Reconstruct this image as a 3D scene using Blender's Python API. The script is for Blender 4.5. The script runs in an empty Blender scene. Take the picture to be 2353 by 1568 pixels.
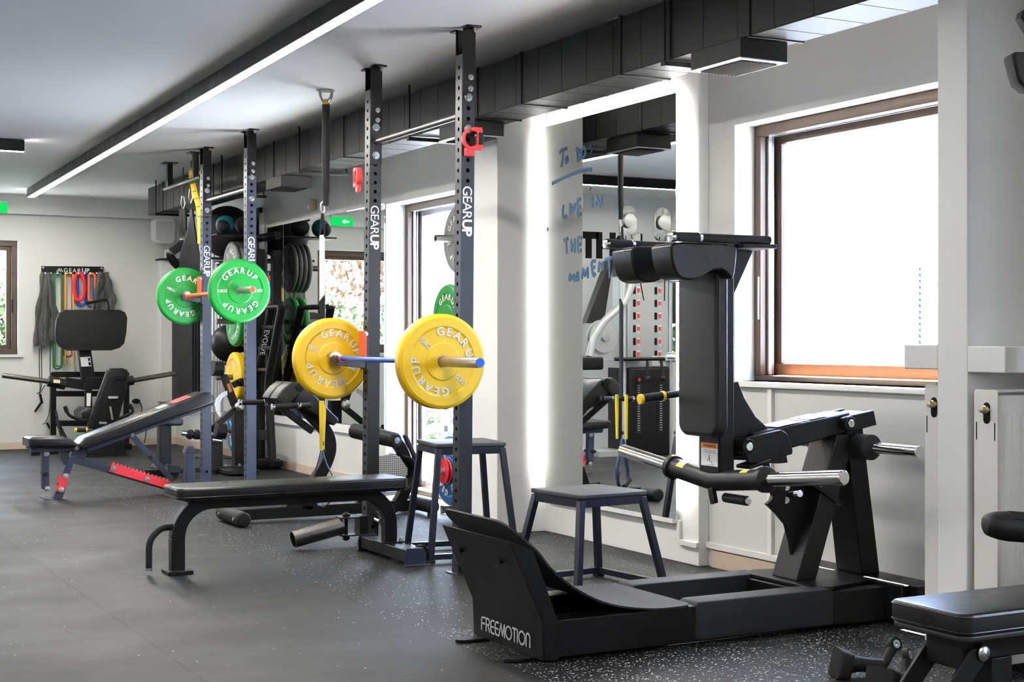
import bpy, bmesh, math, random
from mathutils import Vector, Matrix
random.seed(7)
SC = bpy.context.scene
COL = SC.collection
R = math.radians

# ---------------------------------------------------------------- camera
TH = R(28.1)                 # the right wall runs along +Y, the camera looks 28 degrees to its right
CS, CC, FPX, EYE = math.sin(TH), math.cos(TH), 3378.0, 1.125
cam_d = bpy.data.cameras.new('camera'); cam = bpy.data.objects.new('camera', cam_d); COL.objects.link(cam)
cam_d.sensor_width = 36.0; cam_d.lens = FPX / 2353 * 36.0
cam_d.clip_start = .05; cam_d.clip_end = 200
cam.location = (0, 0, EYE); cam.rotation_euler = (R(90), 0, -TH)
SC.camera = cam

# ---------------------------------------------------------------- exposure, sky, sun
vs = SC.view_settings
SC.display_settings.display_device = 'sRGB'
vs.view_transform = 'Standard'; vs.look = 'None'; vs.exposure = 1.0; vs.gamma = 1.0; vs.use_curve_mapping = False
world = bpy.data.worlds.new('sky'); SC.world = world; world.use_nodes = True
wn = world.node_tree.nodes; wl = world.node_tree.links; wn.clear()
wo = wn.new('ShaderNodeOutputWorld'); wb = wn.new('ShaderNodeBackground')
wb.inputs[0].default_value = (.66, .79, 1.0, 1); wb.inputs[1].default_value = 13.0
wl.new(wb.outputs[0], wo.inputs[0])
SC.cycles.max_bounces = 10; SC.cycles.diffuse_bounces = 5; SC.cycles.glossy_bounces = 5
SC.cycles.transparent_max_bounces = 16; SC.cycles.sample_clamp_indirect = 6.0
SC.cycles.use_denoising = True
SC.cycles.caustics_reflective = False; SC.cycles.caustics_refractive = False

sun_d = bpy.data.lights.new('sun', 'SUN'); sun_d.energy = 430.0; sun_d.angle = R(.6); sun_d.color = (1.0, .97, .92)
sun = bpy.data.objects.new('sun', sun_d); COL.objects.link(sun); sun.location = (10, 6, 14)
sun.rotation_euler = Vector((-.25, -.12, -.92)).to_track_quat('-Z', 'Y').to_euler()      # almost overhead: it floods the yard and throws its light up onto the ceiling

def portal(name, loc, rot, sx, sy):
    d = bpy.data.lights.new(name, 'AREA'); d.shape = 'RECTANGLE'; d.size = sx; d.size_y = sy
    d.cycles.is_portal = True
    o = bpy.data.objects.new(name, d); COL.objects.link(o); o.location = loc; o.rotation_euler = rot
# light portals in the wall openings: they give off nothing, they only guide the sky light in
portal('window_portal', (4.62, 4.3, 1.55), (0, R(90), 0), 1.26, 3.2)
portal('near_window_portal', (4.62, 1.15, 1.55), (0, R(90), 0), 1.26, 1.7)
portal('door_portal', (4.72, 9.25, 1.07), (0, R(90), 0), 2.1, 1.75)
portal('far_window_portal', (1.95, 16.08, 1.55), (R(-90), 0, 0), 1.45, 1.35)
# ---------------------------------------------------------------- measuring helpers
def ray(u, v):
    a = (u - 1176.5) / FPX; b = -(v - 784.0) / FPX
    return Vector((CS + a * CC, CC - a * CS, b))
def aD(u, v, d): return Vector((0, 0, EYE)) + ray(u, v) * d
def aX(u, v, X): r = ray(u, v); return aD(u, v, X / r.x)
def aY(u, v, Y): r = ray(u, v); return aD(u, v, Y / r.y)
def aZ(u, v, Z): r = ray(u, v); return aD(u, v, (Z - EYE) / r.z)

# ---------------------------------------------------------------- objects, things, parts
ORG = {}
def tag(o, label=None, cat=None, group=None, kind=None):
    if label: o['label'] = label
    if cat: o['category'] = cat
    if group: o['group'] = group
    if kind: o['kind'] = kind
    return o
def thing(name, label, cat, loc=(0, 0, 0), group=None):
    o = bpy.data.objects.new(name, None); COL.objects.link(o); o.location = loc
    o.empty_display_size = .1
    ORG[o.name] = Vector(loc)
    return tag(o, label, cat, group)
def kids(o): return [c for c in bpy.data.objects if c.parent == o]
def copy_tree(o, parent=None):
    c = o.copy(); COL.objects.link(c); c.parent = parent
    ORG[c.name] = ORG[o.name].copy()
    for ch in kids(o): copy_tree(ch, c)
    return c

def frame(d, up=Vector((0, 0, 1))):
    d = d.normalized()
    if abs(d.dot(up)) > .98: up = Vector((1, 0, 0))
    s = d.cross(up).normalized(); u = s.cross(d).normalized()
    return d, s, u

class MB:
    def __init__(s): s.v = []; s.f = []
    def add(s, vs, fs, M=None):
        n = len(s.v)
        s.v += [(M @ Vector(p)) if M else Vector(p) for p in vs]
        s.f += [tuple(i + n for i in f) for f in fs]
        return s
    def box(s, x0, x1, y0, y1, z0, z1, M=None):
        v = [(x, y, z) for x in (x0, x1) for y in (y0, y1) for z in (z0, z1)]
        return s.add(v, [(0, 1, 3, 2), (4, 6, 7, 5), (0, 4, 5, 1), (2, 3, 7, 6), (0, 2, 6, 4), (1, 5, 7, 3)], M)
    def bar(s, p, q, w, h, up=(0, 0, 1), w2=None, h2=None):
        p, q = Vector(p), Vector(q); d, a, b = frame(q - p, Vector(up))
        v = []
        for c, ww, hh in ((p, w, h), (q, w2 or w, h2 or h)):
            v += [c + a * x * ww / 2 + b * y * hh / 2 for x, y in ((-1, -1), (1, -1), (1, 1), (-1, 1))]
        return s.add(v, [(3, 2, 1, 0), (4, 5, 6, 7), (0, 1, 5, 4), (1, 2, 6, 5), (2, 3, 7, 6), (3, 0, 4, 7)])
    def cyl(s, p, q, r, n=20, r2=None):
        p, q = Vector(p), Vector(q); d, a, b = frame(q - p); r2 = r if r2 is None else r2
        v = []
        for c, rr in ((p, r), (q, r2)):
            v += [c + a * rr * math.cos(2 * math.pi * k / n) + b * rr * math.sin(2 * math.pi * k / n) for k in range(n)]
        f = [(k, (k + 1) % n, n + (k + 1) % n, n + k) for k in range(n)]
        return s.add(v, f + [tuple(range(n - 1, -1, -1)), tuple(range(n, 2 * n))])
    def pipe(s, p, q, r, ri, n=24):
        return s.lathe([(0, ri), (0, r), ((Vector(q) - Vector(p)).length, r), ((Vector(q) - Vector(p)).length, ri)], p, Vector(q) - Vector(p), n, closed=True)
    def lathe(s, prof, o, axis, n=32, closed=False):
        # prof: (distance along the axis, radius)
        o = Vector(o); d, a, b = frame(Vector(axis)); v = []; m = len(prof)
        for h, r in prof:
            v += [o + d * h + (a * math.cos(2 * math.pi * k / n) + b * math.sin(2 * math.pi * k / n)) * r for k in range(n)]
        f = []
        for i in range(m if closed else m - 1):
            j = (i + 1) % m
            f += [(i * n + k, i * n + (k + 1) % n, j * n + (k + 1) % n, j * n + k) for k in range(n)]
        if not closed:
            if prof[0][1] > 1e-5: f.append(tuple(range(n - 1, -1, -1)))
            if prof[-1][1] > 1e-5: f.append(tuple((m - 1) * n + k for k in range(n)))
        return s.add(v, f)
    def sphere(s, c, r, n=24, sc=(1, 1, 1)):
        c = Vector(c); m = n // 2; v = []; f = []
        for i in range(m + 1):
            t = math.pi * i / m
            v += [c + Vector((r * sc[0] * math.sin(t) * math.cos(2 * math.pi * k / n), r * sc[1] * math.sin(t) * math.sin(2 * math.pi * k / n), r * sc[2] * math.cos(t))) for k in range(n)]
        for i in range(m):
            f += [(i * n + k, i * n + n + k, i * n + n + (k + 1) % n, i * n + (k + 1) % n) for k in range(n)]
        return s.add(v, f)
    def tube(s, pts, r, n=12, closed=False, cap=True, sx=1.0, sy=1.0, up=None):
        pts = [Vector(p) for p in pts]; m = len(pts); v = []
        nrm = None
        for i, p in enumerate(pts):
            if closed: t = (pts[(i + 1) % m] - pts[i - 1])
            else: t = (pts[min(i + 1, m - 1)] - pts[max(i - 1, 0)])
            t.normalize()
            if up is not None:
                a = t.cross(Vector(up)).normalized(); b = a.cross(t)
            else:
                if nrm is None:
                    _, a, b = frame(t); nrm = a
                else:
                    a = (nrm - t * nrm.dot(t)).normalized(); nrm = a
                b = t.cross(a)
            rr = r[i] if isinstance(r, (list, tuple)) else r
            v += [p + a * rr * sx * math.cos(2 * math.pi * k / n) + b * rr * sy * math.sin(2 * math.pi * k / n) for k in range(n)]
        f = []
        for i in range(m if closed else m - 1):
            j = (i + 1) % m
            f += [(i * n + k, i * n + (k + 1) % n, j * n + (k + 1) % n, j * n + k) for k in range(n)]
        if not closed and cap: f += [tuple(range(n - 1, -1, -1)), tuple((m - 1) * n + k for k in range(n))]
        return s.add(v, f)
    def strip(s, pts, side, w, h):
        # rectangular section swept along a path lying in the plane square to `side`
        pts = [Vector(p) for p in pts]; side = Vector(side).normalized(); m = len(pts); v = []
        for i, p in enumerate(pts):
            t = (pts[min(i + 1, m - 1)] - pts[max(i - 1, 0)]).normalized(); u = side.cross(t).normalized()
            hh = h[i] if isinstance(h, (list, tuple)) else h
            ww = w[i] if isinstance(w, (list, tuple)) else w
            v += [p + side * x * ww / 2 + u * y * hh / 2 for x, y in ((-1, -1), (1, -1), (1, 1), (-1, 1))]
        f = [(3, 2, 1, 0), tuple((m - 1) * 4 + k for k in range(4))]
        for i in range(m - 1):
            f += [(i * 4 + k, i * 4 + (k + 1) % 4, i * 4 + 4 + (k + 1) % 4, i * 4 + 4 + k) for k in range(4)]
        return s.add(v, f)
    def prism(s, poly, ext):
        poly = [Vector(p) for p in poly]; ext = Vector(ext); n = len(poly)
        return s.add(poly + [p + ext for p in poly], [tuple(range(n - 1, -1, -1)), tuple(range(n, 2 * n))] + [(k, (k + 1) % n, n + (k + 1) % n, n + k) for k in range(n)])
    def pad(s, poly, ext, e=.012, crown=0.0, piping=0.0):
        # upholstered pad: flat outline (3D points) with thickness `ext`, edges rounded by e
        poly = [Vector(p) for p in poly]; ext = Vector(ext); T = ext.length; z = ext / T
        c = sum(poly, Vector()) / len(poly); n = len(poly)
        def inset(d):
            out = []
            for i in range(n):
                a, b, q = poly[i - 1], poly[i], poly[(i + 1) % n]
                e1 = (b - a).normalized(); e2 = (q - b).normalized()
                n1 = z.cross(e1); n2 = z.cross(e2)
                if n1.dot(c - b) < 0 and n2.dot(c - b) < 0: n1, n2 = -n1, -n2
                m = (n1 + n2); L = m.length
                m = m / L if L > 1e-6 else n1
                out.append(b + m * d / max(.35, m.dot(n1)))
            return out
        lay = []
        for k in range(5):
            t = k / 4 * math.pi / 2; lay.append((e * (1 - math.sin(t)), e * (1 - math.cos(t))))
        rings = [[p + z * h for p in inset(d)] for d, h in lay] + [[p + z * (T - h) for p in inset(d)] for d, h in lay[::-1]]
        v = sum(rings, []); m = len(rings); f = []
        for i in range(m - 1): f += [(i * n + k, i * n + (k + 1) % n, (i + 1) * n + (k + 1) % n, (i + 1) * n + k) for k in range(n)]
        f += [tuple(range(n - 1, -1, -1)), tuple((m - 1) * n + k for k in range(n))]
        s.add(v, f)
        if piping:
            s.tube([p + z * (T - e * .9) for p in inset(-piping * .1)], piping, 6, closed=True)
            s.tube([p + z * (e * .9) for p in inset(-piping * .1)], piping, 6, closed=True)
        return s
    def text(s, body, size, M, ext=.0, off=0.0, space=1.0, center=True):
        vs, fs, w = glyphs(body, size, off, space)
        dx = w / 2 if center else 0
        n = len(s.v)
        for p in vs: s.v.append(M @ Vector((p[0] - dx, p[1], ext)))
        s.f += [tuple(i + n for i in f) for f in fs]
        if ext:
            ed = {}
            for f in fs:
                for i in range(len(f)):
                    k = (f[i], f[(i + 1) % len(f)]); ed[k] = 1
            m = len(s.v)
            for p in vs: s.v.append(M @ Vector((p[0] - dx, p[1], 0)))
            for a, b in ed:
                if (b, a) not in ed: s.f.append((b + n, a + n, a + m, b + m))
        return s
    def build(s, name, mat, parent=None, bevel=0.0, smooth=35, seg=2, world=True):
        me = bpy.data.meshes.new(name)
        off = ORG[parent.name] if parent is not None else Vector((0, 0, 0))
        me.from_pydata([tuple(p - off) for p in s.v], [], s.f); me.validate()
        bm = bmesh.new(); bm.from_mesh(me); bmesh.ops.recalc_face_normals(bm, faces=bm.faces); bm.to_mesh(me); bm.free()
        if smooth:
            me.polygons.foreach_set('use_smooth', [True] * len(me.polygons)); me.set_sharp_from_angle(angle=R(smooth))
        if mat: me.materials.append(mat)
        o = bpy.data.objects.new(name, me); COL.objects.link(o)
        if parent is not None: o.parent = parent
        ORG[o.name] = off.copy()
        if bevel:
            b = o.modifiers.new('bevel', 'BEVEL'); b.width = bevel; b.segments = seg; b.limit_method = 'ANGLE'; b.angle_limit = R(40)
        return o
    def solo(s, name, mat, label, cat, group=None, loc=None, bevel=0.0, smooth=35, kind=None):
        if loc is None:
            n = len(s.v); loc = Vector((sum(p.x for p in s.v) / n, sum(p.y for p in s.v) / n, min(p.z for p in s.v)))
        loc = Vector(loc); s.v = [p - loc for p in s.v]
        o = s.build(name, mat, None, bevel, smooth); o.location = loc; ORG[o.name] = loc
        return tag(o, label, cat, group, kind)
def structure(name, mb, mat, bevel=0.0):
    o = mb.build(name, mat, None, bevel); o['kind'] = 'structure'; return o

_G = {}
def glyphs(body, size, off=0.0, space=1.0):
    k = (body, size, off, space)
    if k not in _G:
        c = bpy.data.curves.new('t', 'FONT'); c.body = body; c.size = size; c.offset = off; c.space_character = space; c.resolution_u = 6
        o = bpy.data.objects.new('t', c); COL.objects.link(o)
        dg = bpy.context.evaluated_depsgraph_get(); dg.update()
        me = bpy.data.meshes.new_from_object(o.evaluated_get(dg))
        vs = [tuple(p.co) for p in me.vertices]; fs = [tuple(p.vertices) for p in me.polygons]
        w = max([p[0] for p in vs] or [0]) + min([p[0] for p in vs] or [0])
        bpy.data.objects.remove(o); bpy.data.curves.remove(c); bpy.data.meshes.remove(me)
        _G[k] = (vs, fs, w)
    return _G[k]
def basis(o, x, y, z=None):
    x, y = Vector(x).normalized(), Vector(y).normalized(); z = Vector(z).normalized() if z is not None else x.cross(y)
    M = Matrix.Identity(4)
    for i in range(3): M[i][0] = x[i]; M[i][1] = y[i]; M[i][2] = z[i]; M[i][3] = o[i]
    return M
def arc(c, r, a0, a1, n, ax, ay):
    ax, ay, c = Vector(ax), Vector(ay), Vector(c)
    return [c + ax * r * math.cos(R(a0 + (a1 - a0) * k / n)) + ay * r * math.sin(R(a0 + (a1 - a0) * k / n)) for k in range(n + 1)]
def rrect(c, ax, ay, w, h, r, n=4):
    # outline of a rounded rectangle centred at c in the plane (ax, ay)
    c, ax, ay = Vector(c), Vector(ax).normalized(), Vector(ay).normalized(); out = []
    rs = r if isinstance(r, (list, tuple)) else (r,) * 4
    for (sx, sy, a0), rr in zip(((1, 1, 0), (-1, 1, 90), (-1, -1, 180), (1, -1, 270)), rs):
        out += arc(c + ax * sx * (w / 2 - rr) + ay * sy * (h / 2 - rr), rr, a0, a0 + 90, n, ax, ay)
    return out
def smoothpath(pts, n=6):
    pts = [Vector(p) for p in pts]; out = []
    for i in range(len(pts) - 1):
        p0 = pts[max(i - 1, 0)]; p1 = pts[i]; p2 = pts[i + 1]; p3 = pts[min(i + 2, len(pts) - 1)]
        for k in range(n):
            t = k / n
            out.append(.5 * ((2 * p1) + (p2 - p0) * t + (2 * p0 - 5 * p1 + 4 * p2 - p3) * t * t + (3 * p1 - p0 - 3 * p2 + p3) * t ** 3))
    return out + [pts[-1]]
def fillet(pts, r, n=5):
    # rounds the inner corners of a polyline
    pts = [Vector(p) for p in pts]; out = [pts[0]]
    for i in range(1, len(pts) - 1):
        a, b, c = pts[i - 1], pts[i], pts[i + 1]
        rr = min(r, (a - b).length * .49, (c - b).length * .49)
        p, q = b + (a - b).normalized() * rr, b + (c - b).normalized() * rr
        out += [p * (1 - t) ** 2 + b * 2 * t * (1 - t) + q * t * t for t in [k / n for k in range(n + 1)]]
    return out + [pts[-1]]

# ---------------------------------------------------------------- materials
def mat(name, col, rough=.5, metal=0.0, spec=.5, noise=0.0, nscale=8.0, bump=0.0, bscale=200.0, rvar=0.0, coat=0.0, detail=3.0, emit=None, es=0.0):
    m = bpy.data.materials.new(name); m.use_nodes = True; nt = m.node_tree; N = nt.nodes; L = nt.links
    b = N['Principled BSDF']
    col = tuple(col) if len(col) == 4 else tuple(col) + (1,)
    b.inputs['Base Color'].default_value = col; b.inputs['Roughness'].default_value = rough
    b.inputs['Metallic'].default_value = metal; b.inputs['Specular IOR Level'].default_value = spec
    if coat: b.inputs['Coat Weight'].default_value = coat; b.inputs['Coat Roughness'].default_value = .15
    if emit: b.inputs['Emission Color'].default_value = tuple(emit) + (1,); b.inputs['Emission Strength'].default_value = es
    tc = N.new('ShaderNodeTexCoord')
    nz = N.new('ShaderNodeTexNoise'); nz.inputs['Scale'].default_value = nscale; nz.inputs['Detail'].default_value = detail
    L.new(tc.outputs['Object'], nz.inputs['Vector'])
    if noise:
        mx = N.new('ShaderNodeMix'); mx.data_type = 'RGBA'
        mx.inputs[6].default_value = tuple(c * (1 - noise) for c in col[:3]) + (1,)
        mx.inputs[7].default_value = tuple(min(1, c * (1 + noise)) for c in col[:3]) + (1,)
        L.new(nz.outputs['Fac'], mx.inputs[0]); L.new(mx.outputs[2], b.inputs['Base Color'])
    mr = N.new('ShaderNodeMapRange'); mr.inputs[1].default_value = .3; mr.inputs[2].default_value = .7
    mr.inputs[3].default_value = max(0, rough - rvar); mr.inputs[4].default_value = min(1, rough + rvar)
    if rvar: L.new(nz.outputs['Fac'], mr.inputs[0]); L.new(mr.outputs[0], b.inputs['Roughness'])
    if bump:
        n2 = N.new('ShaderNodeTexNoise'); n2.inputs['Scale'].default_value = bscale; n2.inputs['Detail'].default_value = 2
        L.new(tc.outputs['Object'], n2.inputs['Vector'])
        bp = N.new('ShaderNodeBump'); bp.inputs['Strength'].default_value = bump; bp.inputs['Distance'].default_value = .002
        L.new(n2.outputs['Fac'], bp.inputs['Height']); L.new(bp.outputs[0], b.inputs['Normal'])
    return m
def emission(name, col, s):
    m = bpy.data.materials.new(name); m.use_nodes = True; nt = m.node_tree; nt.nodes.clear()
    o = nt.nodes.new('ShaderNodeOutputMaterial'); e = nt.nodes.new('ShaderNodeEmission')
    e.inputs[0].default_value = tuple(col) + (1,); e.inputs[1].default_value = s
    nt.links.new(e.outputs[0], o.inputs[0]); return m
def pane_glass(name):
    m = bpy.data.materials.new(name); m.use_nodes = True; nt = m.node_tree; nt.nodes.clear()
    o = nt.nodes.new('ShaderNodeOutputMaterial'); t = nt.nodes.new('ShaderNodeBsdfTransparent'); g = nt.nodes.new('ShaderNodeBsdfGlossy')
    t.inputs[0].default_value = (.97, .98, .98, 1); g.inputs['Roughness'].default_value = .02
    fr = nt.nodes.new('ShaderNodeFresnel'); ge = nt.nodes.new('ShaderNodeNewGeometry'); io = nt.nodes.new('ShaderNodeMapRange')
    io.inputs[3].default_value = 1.35; io.inputs[4].default_value = 1 / 1.35          # same reflection on both faces of the pane
    nt.links.new(ge.outputs['Backfacing'], io.inputs[0]); nt.links.new(io.outputs[0], fr.inputs[0])
    mx = nt.nodes.new('ShaderNodeMixShader'); nt.links.new(fr.outputs[0], mx.inputs[0]); nt.links.new(t.outputs[0], mx.inputs[1]); nt.links.new(g.outputs[0], mx.inputs[2])
    nt.links.new(mx.outputs[0], o.inputs[0]); return m

M = {}
M['wall'] = mat('wall_paint', (.67, .67, .645), .65, noise=.03, nscale=1.5, bump=.12, bscale=120)
M['wall_white'] = mat('white_paint', (.81, .81, .79), .55, noise=.02, nscale=2, bump=.08, bscale=90)
M['ceiling'] = mat('ceiling_paint', (.90, .89, .885), .8, noise=.02, nscale=3, bump=.25, bscale=60)
M['black'] = mat('black_powder_coat', (.008, .008, .008), .38, spec=.22, bump=.10, bscale=500, rvar=.06)
M['black_grain'] = mat('black_grained_coat', (.012, .012, .012), .33, spec=.3, bump=.45, bscale=350)
M['post'] = mat('charcoal_powder_coat', (.024, .024, .0255), .38, spec=.28, noise=.05, bump=.06, bscale=600)
M['slate'] = mat('slate_blue_coat', (.033, .038, .055), .36, spec=.4, noise=.04, bump=.05, bscale=600)
M['duct'] = mat('duct_black_paint', (.016, .0156, .0152), .42, spec=.10, noise=.10, nscale=3, bump=.08, bscale=30)
M['leather'] = mat('black_leatherette', (.010, .010, .0105), .30, spec=.35, noise=.1, bump=.05, bscale=420, rvar=.04)
M['leather_matte'] = mat('matte_black_leatherette', (.018, .018, .017), .46, spec=.35, bump=.25, bscale=500)
M['foam'] = mat('black_foam', (.011, .011, .011), .55, spec=.25, bump=.2, bscale=300)
M['rubber'] = mat('black_rubber', (.013, .013, .013), .6, spec=.22, bump=.15, bscale=300)
M['grip_tape'] = mat('grit_coating', (.015, .016, .021), .62, spec=.4, bump=.9, bscale=520)
M['chrome'] = mat('chrome', (.78, .76, .73), .12, 1.0, rvar=.05, nscale=30)
M['steel'] = mat('zinc_steel', (.62, .62, .60), .28, 1.0, noise=.1, nscale=60)
M['dark_steel'] = mat('worn_dark_steel', (.20, .19, .17), .32, 1.0, noise=.2, nscale=40)
M['sleeve'] = mat('brushed_sleeve_steel', (.42, .40, .38), .38, .85, noise=.1, nscale=60)
M['silver'] = mat('silver_paint', (.50, .50, .49), .35, .6)
M['red'] = mat('red_coat', (.72, .035, .040), .40)
M['orange'] = mat('orange_red_coat', (.75, .10, .03), .40)
M['blue'] = mat('blue_anodised', (.015, .11, .55), .30, .3)
M['p_yellow'] = mat('yellow_bumper_rubber', (.78, .48, .005), .42, noise=.06, nscale=9, bump=.08, bscale=80)
M['p_green'] = mat('green_bumper_rubber', (.001, .22, .024), .40, noise=.06, nscale=9, bump=.08, bscale=80)
M['p_gray'] = mat('gray_bumper_rubber', (.17, .17, .17), .5, noise=.08, nscale=9)
M['p_blue'] = mat('blue_bumper_rubber', (.006, .09, .26), .42, noise=.06)
M['p_red'] = mat('red_plate_rubber', (.70, .02, .03), .4, noise=.06)
M['p_dark'] = mat('dark_plate_rubber', (.022, .022, .020), .5, noise=.06)
M['letter'] = mat('cream_lettering', (.78, .72, .62), .5); M['pale_letter'] = mat('pale_lettering', (.70, .66, .60), .5)
M['white'] = mat('white_lettering', (.80, .80, .80), .5)
M['gray_letter'] = mat('gray_lettering', (.50, .50, .50), .5)
M['yellow'] = mat('yellow_webbing', (.86, .58, .01), .6, bump=.3, bscale=600)
M['green_band'] = mat('green_latex', (.01, .16, .05), .5); M['red_band'] = mat('red_latex', (.70, .01, .015), .45)
M['blue_band'] = mat('blue_latex', (.008, .06, .30), .45); M['brown_band'] = mat('brick_latex', (.35, .05, .02), .5)
M['orange_band'] = mat('orange_latex', (.85, .13, .01), .5); M['yellow_band'] = mat('yellow_latex', (.80, .55, .01), .5)
M['rag'] = mat('worn_black_latex', (.055, .055, .050), .5, noise=.6, nscale=14, bump=.4, bscale=40)
M['brown'] = mat('bronze_aluminium', (.085, .060, .044), .33, .55, noise=.12, nscale=5)
M['brown_sun'] = mat('sunlit_bronze_sill', (.15, .08, .042), .45, .2, noise=.25, nscale=20)  # bronze lightened: sunlight on the bottom rail and track put into the colour
M['alu'] = mat('bare_aluminium', (.70, .70, .75), .25, .8)
M['pvc'] = mat('white_pvc', (.82, .81, .78), .35); M['enamel'] = mat('white_radiator_enamel', (.80, .79, .75), .25)
M['brass'] = mat('aged_brass', (.55, .47, .30), .35, .9)
M['stone'] = mat('beige_stone_tile', (.62, .50, .38), .45, noise=.15, nscale=9)
M['teal'] = mat('teal_vinyl', (.01, .16, .20), .45); M['ivory'] = mat('ivory_plastic', (.62, .52, .30), .5)
M['label'] = mat('white_label', (.82, .82, .82), .4); M['l_orange'] = mat('orange_label', (.85, .26, .04), .45); M['l_yellow'] = mat('yellow_label', (.85, .75, .03), .4)
M['ink'] = mat('black_ink', (.006, .006, .006), .6, spec=.12); M['marker'] = mat('blue_marker_ink', (.018, .10, .20), .5)
M['wood_top'] = mat('worn_black_plywood', (.045, .045, .048), .5, noise=.3, nscale=60, bump=.3, bscale=300)
M['navy_frame'] = mat('navy_black_enamel', (.013, .015, .026), .30, bump=.1, bscale=200)
M['speaker'] = mat('white_speaker_shell', (.66, .67, .65), .5); M['grille'] = mat('speaker_grille', (.42, .43, .42), .7)
M['exit'] = emission('exit_green', (.005, .42, .07), 1.0); M['exit_w'] = emission('exit_white', (.45, .8, .55), 1.0)
M['led'] = emission('led_strip', (1.0, .955, .90), 66.0)
M['mled'] = emission('mirror_led', (1.0, .98, .95), 50.0)
M['glass'] = pane_glass('window_glass')
M['perf'] = mat('perforated_silver_plate', (.45, .44, .41), .35, .7, noise=.2, nscale=90)
M['marble'] = mat('outside_white_render', (.85, .85, .85), .7)
M['leaf'] = mat('outside_leaves', (.013, .034, .004), .6, noise=.5, nscale=5); M['leaf2'] = mat('outside_dry_leaves', (.055, .023, .005), .6, noise=.5, nscale=5)
M['wallgray'] = mat('gray_plaster', (.40, .41, .41), .7, noise=.03)
pf = M['perf'].node_tree; pb = pf.nodes['Principled BSDF']; vo = pf.nodes.new('ShaderNodeTexVoronoi'); vo.inputs['Scale'].default_value = 75; vo.inputs['Randomness'].default_value = .0
tcp = pf.nodes.new('ShaderNodeTexCoord'); pf.links.new(tcp.outputs['Object'], vo.inputs['Vector']); rp = pf.nodes.new('ShaderNodeMapRange'); rp.inputs[1].default_value = .28; rp.inputs[2].default_value = .34
pf.links.new(vo.outputs['Distance'], rp.inputs[0]); pm = pf.nodes.new('ShaderNodeMix'); pm.data_type = 'RGBA'; pm.inputs[6].default_value = (.06, .06, .055, 1); pm.inputs[7].default_value = (.50, .48, .44, 1)
pf.links.new(rp.outputs[0], pm.inputs[0]); pf.links.new(pm.outputs[2], pb.inputs['Base Color'])          # round punched holes
# mirror
mm = bpy.data.materials.new('mirror_silver'); mm.use_nodes = True
b_ = mm.node_tree.nodes['Principled BSDF']; b_.inputs['Base Color'].default_value = (.89, .92, .89, 1); b_.inputs['Metallic'].default_value = 1; b_.inputs['Roughness'].default_value = .0
M['mirror'] = mm
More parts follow.
